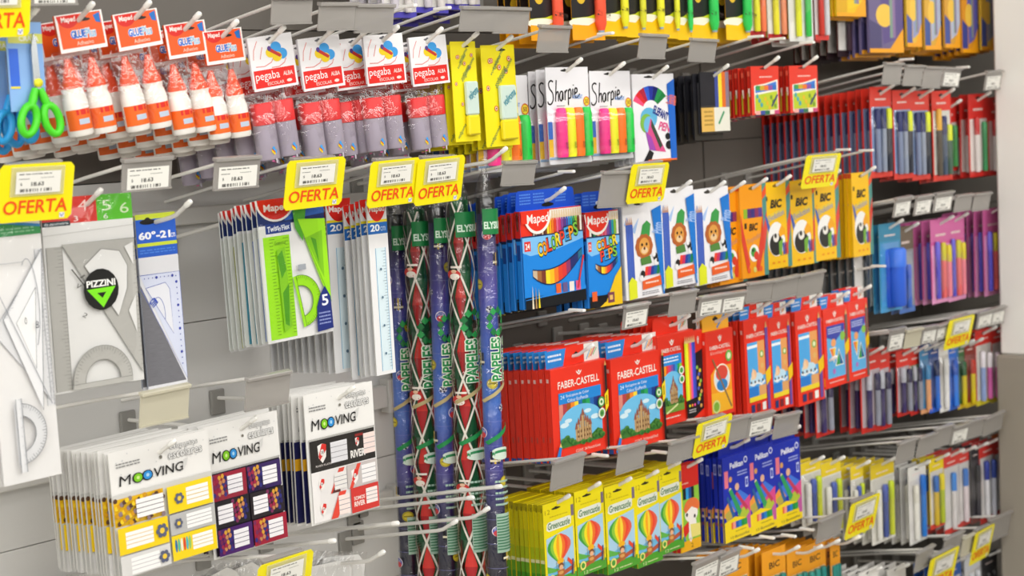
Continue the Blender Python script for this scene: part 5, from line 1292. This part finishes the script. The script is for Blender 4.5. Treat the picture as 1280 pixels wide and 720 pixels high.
# --- third: dark sleeves, blue pack, pink packs
x, z, W, H = quad(1072, 395, 1100, 290, .3)
stack(penblister('pen_wallet', 'pen wallet', W, H, '#2a3a44', '#3a4a58', [('#22303c', '#1a2430', .66, .9)], '#39505c', '#3a4c58'), (x, z), .29, 12, .023, .1, 'dark blue-grey pen wallet', 'in the stack behind the blue corrector pack', hk=False)
x, z, W, H = quad(1101, 392, 1128, 281, .32)
stack(penblister('corrector_blister', 'pen pack', W, H, '#2f8fb8', '#3f9ad0', [('#2f62d8', '#3a72e0', .66, .75)], '#2f86a8', '#6fa8c0', .22, '#4fa0d8', wmax=.05), (x, z), .32, 2, .02, .1, 'blue blister pack', 'next to the dark pen wallets', hz=.015)
for i, (xl, yb, xr, yt, cnt) in enumerate([(1165, 381, 1190, 276, 6), (1185, 378, 1207, 272, 3), (1230, 371, 1254, 262, 6)]):
    x, z, W, H = quad(xl, yb, xr, yt, .32)
    stack(penblister('pen_blister', 'pen pack', W, H, '#d85a9a', '#e89ac8', [('#5a55c8', '#6a62d0', .68, .5), ('#e86a6a', '#c9c02e', .66, .9), ('#f08a9a', '#d8c62a', .62, .9)], '#d86aa8', '#8a6a7a', .3, '#f0a6cc'), (x, z), .32, cnt, .024, .1, 'pink blister pack of pens', ('first, before the dark sleeves', 'second, touching the first', 'touching the column')[i], hz=.015, group='pink blister packs of pens')
x, z, W, H = quad(1128, 392, 1140, 284, .3)
stack(penblister('corrector_blister', 'pen pack', W*1.6, H, '#8a8a90', '#4f78c0', [('#3f6fd0', '#2f5fd0', .5, 1)], '#6a5a4a', '#7a6a5a', .3, '#9aa0a8'), (x, z), .3, 2, .024, .1, 'grey and blue blister pack', 'between the blue and the pink packs', hz=.015)
# --- fourth: compasses in red packs, blue and yellow packs
for i, (xl, yb, xr, yt, cnt) in enumerate([(1020, 548, 1042, 452, 7), (1078, 543, 1102, 440, 3), (1096, 540, 1114, 438, 3), (1122, 522, 1140, 440, 4), (1138, 520, 1152, 437, 3)]):
    x, z, W, H = quad(xl, yb, xr, yt, .31)
    stack(penblister('compass_blister', 'compass pack', W*1.05, H, '#d8342a', '#c82a24', [('#3a2f62', '#b9bcc6', .68, .5), ('#8f93a2', '#2f2a50', .64, .6)], None, '#a82a24', .25, '#b8a9b0' if i != 4 else '#7a9a7a'), (x, z), .31, cnt, .03, .08, 'red blister pack with a drawing compass,', ('low, under the triangle cartons', 'first in the compass row', 'second in the compass row', 'third in the compass row', 'last in the compass row')[i], hz=.015, group='red compass packs', jit=1.6)
for i, (xl, yb, xr, yt, cnt, bg, foot, pens) in enumerate([(1152, 518, 1164, 434, 2, '#3f86b8', '#e0a070', [('#e0a070', '#3f86b8', .66, 1)]), (1163, 517, 1176, 432, 3, '#2a4f9a', '#1f5fd0', [('#2f6fd0', '#16285a', .7, 1)]), (1176, 516, 1186, 428, 2, '#ecebe6', '#ecebe6', [('#e9e8e4', '#dcdbd6', .7, 1)]), (1186, 514, 1198, 432, 2, '#2f6fd0', '#2a62c8', [('#3a7fe0', '#2456b8', .7, 1)]),
    (1198, 512, 1208, 430, 3, '#3a6a3a', '#d8b81c', [('#d8c41c', '#1f5a30', .66, 1)]), (1208, 510, 1220, 428, 3, '#8a2a20', '#d8b81c', [('#d8c41c', '#b8301e', .66, 1)]), (1222, 508, 1240, 414, 3, '#d8342c', '#e0d23a', [('#8fa6d8', '#e6e2ea', .66, .8), ('#d86ab0', '#efe9ee', .62, .8)]), (1240, 504, 1258, 412, 3, '#d8342c', '#e0d23a', [('#e06ab0', '#f0e2ec', .62, .8), ('#4a4f9a', '#e9e6ee', .62, .8)])]):
    x, z, W, H = quad(xl, yb, xr, yt, .32)
    stack(penblister('pen_blister', 'pen pack', max(W*1.15, .055), H, bg, foot, pens, None, '#8a8078', .2, '#d9d6d0' if i in (2, 6, 7) else bg), (x, z), .32, cnt, .028, .08, ('blue and peach pen pack', 'navy pen pack', 'plain white pen pack', 'bright blue pen pack', 'green and yellow pen pack', 'red and yellow pen pack', 'red-headed pack of pastel pens', 'red-headed pack of pink pens')[i], 'beside the compass packs' if i < 2 else ('under the far yellow sign' if i < 6 else 'close to the column'), hz=.015)
# --- fifth: yellow and white packs, marker packs
pw = [('#e4e3dc', '#d9d8d0', .62, .8), ('#4a5a9a', '#4f62b0', .66, .8), ('#c9d23a', '#c2d428', .68, .8)]
for i, (xl, yb, xr, yt, cnt) in enumerate([(1004, 660, 1026, 580, 4), (1030, 672, 1052, 580, 3), (1066, 676, 1080, 584, 5), (1092, 682, 1118, 582, 6)]):
    x, z, W, H = quad(xl, yb, xr, yt, .3)
    stack(penblister('pen_pack', 'pen pack', W*1.1, H, '#e2e0d8', None, pw, '#ecd02a', '#b9b5a8', .2, '#d8d6cc'), (x, z), .3, cnt, .027, .06, 'cream pack of pens with yellow corner', ('half hidden by the blue cartons', 'second along its row', 'behind the low yellow sign', 'in front, above the yellow sign')[i], hz=.01, group='cream packs of pens', jit=1.3)
rows = [((1138, 682, 1158, 585), 6, 'white marker pack with blue edge', '#e4e3de', None, [('#efeee6', '#e2e0d4', .7, 1.1), ('#2f7fd8', '#1f70d0', .8, .8)]), ((1164, 663, 1180, 575), 3, 'yellow pen pack with red foot', '#ecd21e', '#e0483a', [('#d8b83a', '#3f6fb8', .7, .9), ('#b8c83a', '#e8d62a', .7, .9)]),
    ((1182, 670, 1200, 570), 3, 'red-footed pack of blue-capped markers', '#c9c2c4', '#d8403a', [('#dcd8d8', '#3f86d8', .7, 1)]), ((1199, 660, 1212, 565), 3, 'red-footed pack of a single blue-capped marker', '#cfc6c8', '#d85048', [('#e2d6da', '#3f78c8', .7, 1)]), ((1216, 655, 1226, 560), 3, 'charcoal pen pack', '#3a383c', '#9a5a54', [('#4a484e', '#2a2a30', .7, 1)]),
    ((1226, 656, 1246, 556), 3, 'red-edged pack of white markers', '#d8423a', '#d8423a', [('#e6e6ea', '#2f3f9a', .72, .9), ('#dfe2ee', '#3f55a8', .7, .9)]), ((1244, 646, 1260, 552), 2, 'red-edged pack of striped markers', '#d8423a', '#d8423a', [('#e6e6ea', '#2f3f9a', .72, 1)]), ((1252, 610, 1270, 545), 2, 'orange pack', '#f0761c', '#e8501c', [('#f08a2a', '#d8401c', .7, 1)])]
for i, ((xl, yb, xr, yt), cnt, desc, bg, foot, pens) in enumerate(rows):
    x, z, W, H = quad(xl, yb, xr, yt, .31)
    stack(penblister('marker_blister', 'marker pack', max(W*1.1, .05), H, bg, foot, pens, '#d8403a' if i in (2, 3, 5, 6) else None, '#a8a4a0', .18, '#e2e0de' if i != 4 else '#4a484e'), (x, z), .31, cnt, .026, .06, desc, ('after the cream pen packs', 'fifth row beside the white markers', 'fifth row along', 'fifth row along', 'between red-edged packs', 'near the column', 'nearer the column', 'half behind the column')[i], hz=.01)
# --- sixth: low things at the bottom of the far bay
for i, (px, py, c, d) in enumerate([(1085, 712, '#e8e6e2', 'white crinkled pack at the bottom edge'), (1120, 708, '#e4e2de', 'second white crinkled pack at the bottom edge'), (1190, 700, '#2f62b8', 'blue and white pack under the low yellow signs'), (1215, 690, '#d9dce2', 'pale pack beside the column foot'), (1236, 690, '#3a3a3c', 'charcoal pack at the column foot')]):
    c0 = pt(px, py, .3)
    stack(penblister('pen_pack', 'pen pack', .1, .16, c, None, [('#dcdad8', c, .6, .8), ('#cfcdcf', c, .6, .8)], None, '#b9b7b4', .3, '#e2e0de' if i != 4 else '#4a4a4c'), (c0.x, c0.z), .3, 4, .03, .1, d, 'of the far bay', hz=.012)

# ------------------------------------------------------------------ price holders and signs along the rows
for a in [(340, -6, 391, 30, 'b', 'above the first butterfly pack'), (399, 2, 449, 38, 'b', 'above the second butterfly pack'), (445, 4, 493, 41, 'b', 'above the fourth butterfly pack'), (576, 7, 620, 39, 'b', 'above the first yellow glue card'), (618, 8, 662, 42, 'b', 'above the second yellow glue card'), (674, 31, 713, 66, 'b', 'above the neon highlighter packs'), (800, 42, 834, 74, 'b', 'above the rainbow bird pack'), (863, 48, 896, 78, 'b', 'above the dark wallets'),
          (-60, -40, 36, 45, 'o', 'cut off at the top corner beside the scissors'), (37, -30, 98, 6, 't', 'above the glue packs'),
          (-4, 204, 90, 279, 'o', 'over the large white geometry set'), (154, 198, 216, 241, 't', 'over the black-stickered set'), (269, 197, 326, 239, 't', 'over the blank panel'), (354, 198, 428, 262, 'o', 'over the green rulers'), (458, 199, 521, 259, 'o', 'over the white ruler packs'), (517, 196, 577, 256, 'o', 'over the wrapping paper rolls'),
          (629, 202, 670, 234, 'b', 'over the wide blue cartons'), (753, 215, 790, 262, 'b', 'beside the lion cartons sign'), (784, 204, 832, 255, 'o', 'over the first lion carton'), (1002, 193, 1047, 236, 'o', 'over the toucan cartons'),
          (177, 490, 238, 536, 'y', 'over the yellow sticker packs'), (309, 472, 364, 516, 'b', 'over the maroon sticker packs'),
          (780, 382, 811, 413, 't', 'over the castle cartons'), (838, 366, 871, 397, 'b', 'over the neon pencils carton'), (874, 371, 904, 398, 't', 'over the oval carton'), (902, 367, 932, 394, 't', 'over the first sea carton'), (934, 354, 966, 381, 'b', 'over the second sea carton'), (966, 349, 998, 377, 'b', 'over the third sea carton'), (998, 343, 1030, 373, 'b', 'over the triangle cartons'),
          (691, 576, 731, 615, 'b', 'over the first balloon carton'), (773, 560, 807, 595, 'b', 'over the third balloon carton'), (836, 553, 872, 582, 'b', 'over the girl carton'), (866, 527, 911, 573, 'o', 'over the first dark blue carton'), (905, 526, 938, 557, 'b', 'over the second dark blue carton'), (936, 520, 967, 549, 't', 'over the third dark blue carton'), (969, 521, 1000, 551, 'b', 'past the dark blue cartons'),
          (866, 703, 905, 735, 't', 'at the bottom edge, first'), (898, 694, 925, 725, 't', 'at the bottom edge, second'), (1023, 650, 1054, 681, 'b', 'over the last orange pen pack'), (1058, 628, 1096, 676, 'o', 'in front of the cream pen packs'), (318, 703, 388, 765, 'o', 'cut off by the bottom edge'),
          (1105, 78, 1128, 106, 'b', 'first over the red pen cards'), (1131, 81, 1154, 108, 'b', 'second over the red pen cards'), (1155, 83, 1178, 111, 'b', 'third over the red pen cards'), (1179, 84, 1201, 109, 't', 'fourth over the red pen cards'), (1232, 88, 1252, 113, 't', 'beside the column, second row'),
          (1118, 247, 1139, 272, 't', 'first over the pink packs'), (1144, 245, 1165, 270, 't', 'second over the pink packs'), (1168, 241, 1191, 266, 't', 'third over the pink packs'), (1194, 244, 1215, 266, 'b', 'fourth over the pink packs'), (1217, 242, 1238, 265, 'b', 'fifth over the pink packs'),
          (1112, 412, 1131, 441, 't', 'first over the compass packs'), (1132, 413, 1152, 437, 'y', 'second over the compass packs'), (1153, 409, 1171, 432, 't', 'third over the compass packs'), (1170, 406, 1186, 427, 't', 'fourth over the compass packs'), (1181, 399, 1214, 438, 'o', 'over the blue and yellow pen packs'), (1222, 390, 1241, 412, 't', 'over the pastel pens'), (1240, 385, 1256, 408, 't', 'beside the column, fourth row'),
          (1122, 554, 1145, 582, 'b', 'first over the white marker packs'), (1148, 547, 1170, 574, 'b', 'second over the white marker packs'), (1168, 536, 1191, 563, 'b', 'third over the white marker packs'), (1190, 534, 1211, 558, 't', 'fourth over the white marker packs'), (1210, 527, 1230, 551, 'b', 'fifth over the white marker packs'), (1230, 522, 1254, 546, 'b', 'sixth over the white marker packs'),
          (1145, 690, 1167, 717, 'b', 'low, before the low signs'), (1158, 697, 1195, 745, 'o', 'low, nearest the bottom edge'), (1180, 673, 1204, 701, 'b', 'low, between the low signs'), (1203, 672, 1221, 698, 'y', 'low, behind the slim sign'), (1214, 664, 1239, 708, 'o', 'slim, beside the column foot'), (1236, 650, 1264, 682, 'b', 'low, at the column foot')]:
    holder(*a)
flush_holders()
for px, py, wh in [(718, 212, 'over the wide blue cartons'), (767, 39, 'under the third red marker card'), (954, 43, 'under the first clear pen pack'), (981, 46, 'under the second clear pen pack'), (1018, 51, 'under the white fluorescent pack'), (1063, 185, 'over the last toucan cartons, upper'), (1092, 186, 'over the last toucan carton, lower'), (1107, 331, 'below the last toucan carton'), (731, 386, 'at the foot of the wide blue cartons'), (760, 568, 'at the foot of the first castle carton'), (834, 564, 'at the foot of the second castle carton'),
                   (942, 684, 'over the first orange pen pack'), (968, 671, 'over the second orange pen pack'), (995, 669, 'over the third orange pen pack'), (1018, 661, 'over the fourth orange pen pack'), (1142, 72, 'over the red pen cards'), (1212, 82, 'over the red cards near the column'), (520, 4, 'first under the purple-footed packs'), (563, 7, 'second under the purple-footed packs')]:
    bare_arm(px, py, wh)

# ------------------------------------------------------------------ light and camera
w = bpy.data.worlds.new('store_air'); bpy.context.scene.world = w; w.use_nodes = True
bg = w.node_tree.nodes['Background']; bg.inputs[0].default_value = (1, .98, .96, 1); bg.inputs[1].default_value = .05
def area(name, loc, rot, sx, sy, power, colr=(1, .96, .9)):
    l = bpy.data.lights.new(name, 'AREA'); l.shape = 'RECTANGLE'; l.size = sx; l.size_y = sy; l.energy = power; l.color = colr
    o = bpy.data.objects.new(name, l); C.objects.link(o); o.location = loc; o.rotation_euler = rot
    return o
area('ceiling_or_fill_lamp', (1.2, -1.7, 3.12), (rad(28), 0, 0), 10, .35, 170, (1, .98, .95))
area('ceiling_or_fill_lamp', (1.2, -3.8, 3.12), (rad(50), 0, 0), 11, .5, 300, (1, .98, .95))
area('ceiling_or_fill_lamp', (.6, -7.5, 2.9), (rad(72), 0, 0), 13, 1.0, 600, (1, .98, .95))
area('ceiling_or_fill_lamp', (-4.6, -2.6, 2.7), (0, rad(-62), 0), 1.0, 5, 330, (1, .98, .95))  # added fill from the aisle end, brightens the column and pack sides
cam = bpy.data.cameras.new('camera'); cam.sensor_width = 36; cam.lens = F/1280*36; cam.clip_start = .05
co = bpy.data.objects.new('camera', cam); C.objects.link(co)
m3 = Matrix((rt, up, -fw)).transposed(); co.matrix_world = Matrix.Translation(CAM) @ m3.to_4x4()
cam.dof.use_dof = True; cam.dof.focus_distance = 2.95; cam.dof.aperture_fstop = 4.8
sc = bpy.context.scene; sc.camera = co
sc.view_settings.view_transform = 'Standard'; sc.view_settings.look = 'None'; sc.view_settings.gamma = 1; sc.view_settings.use_curve_mapping = False
sc.view_settings.exposure = -1.27
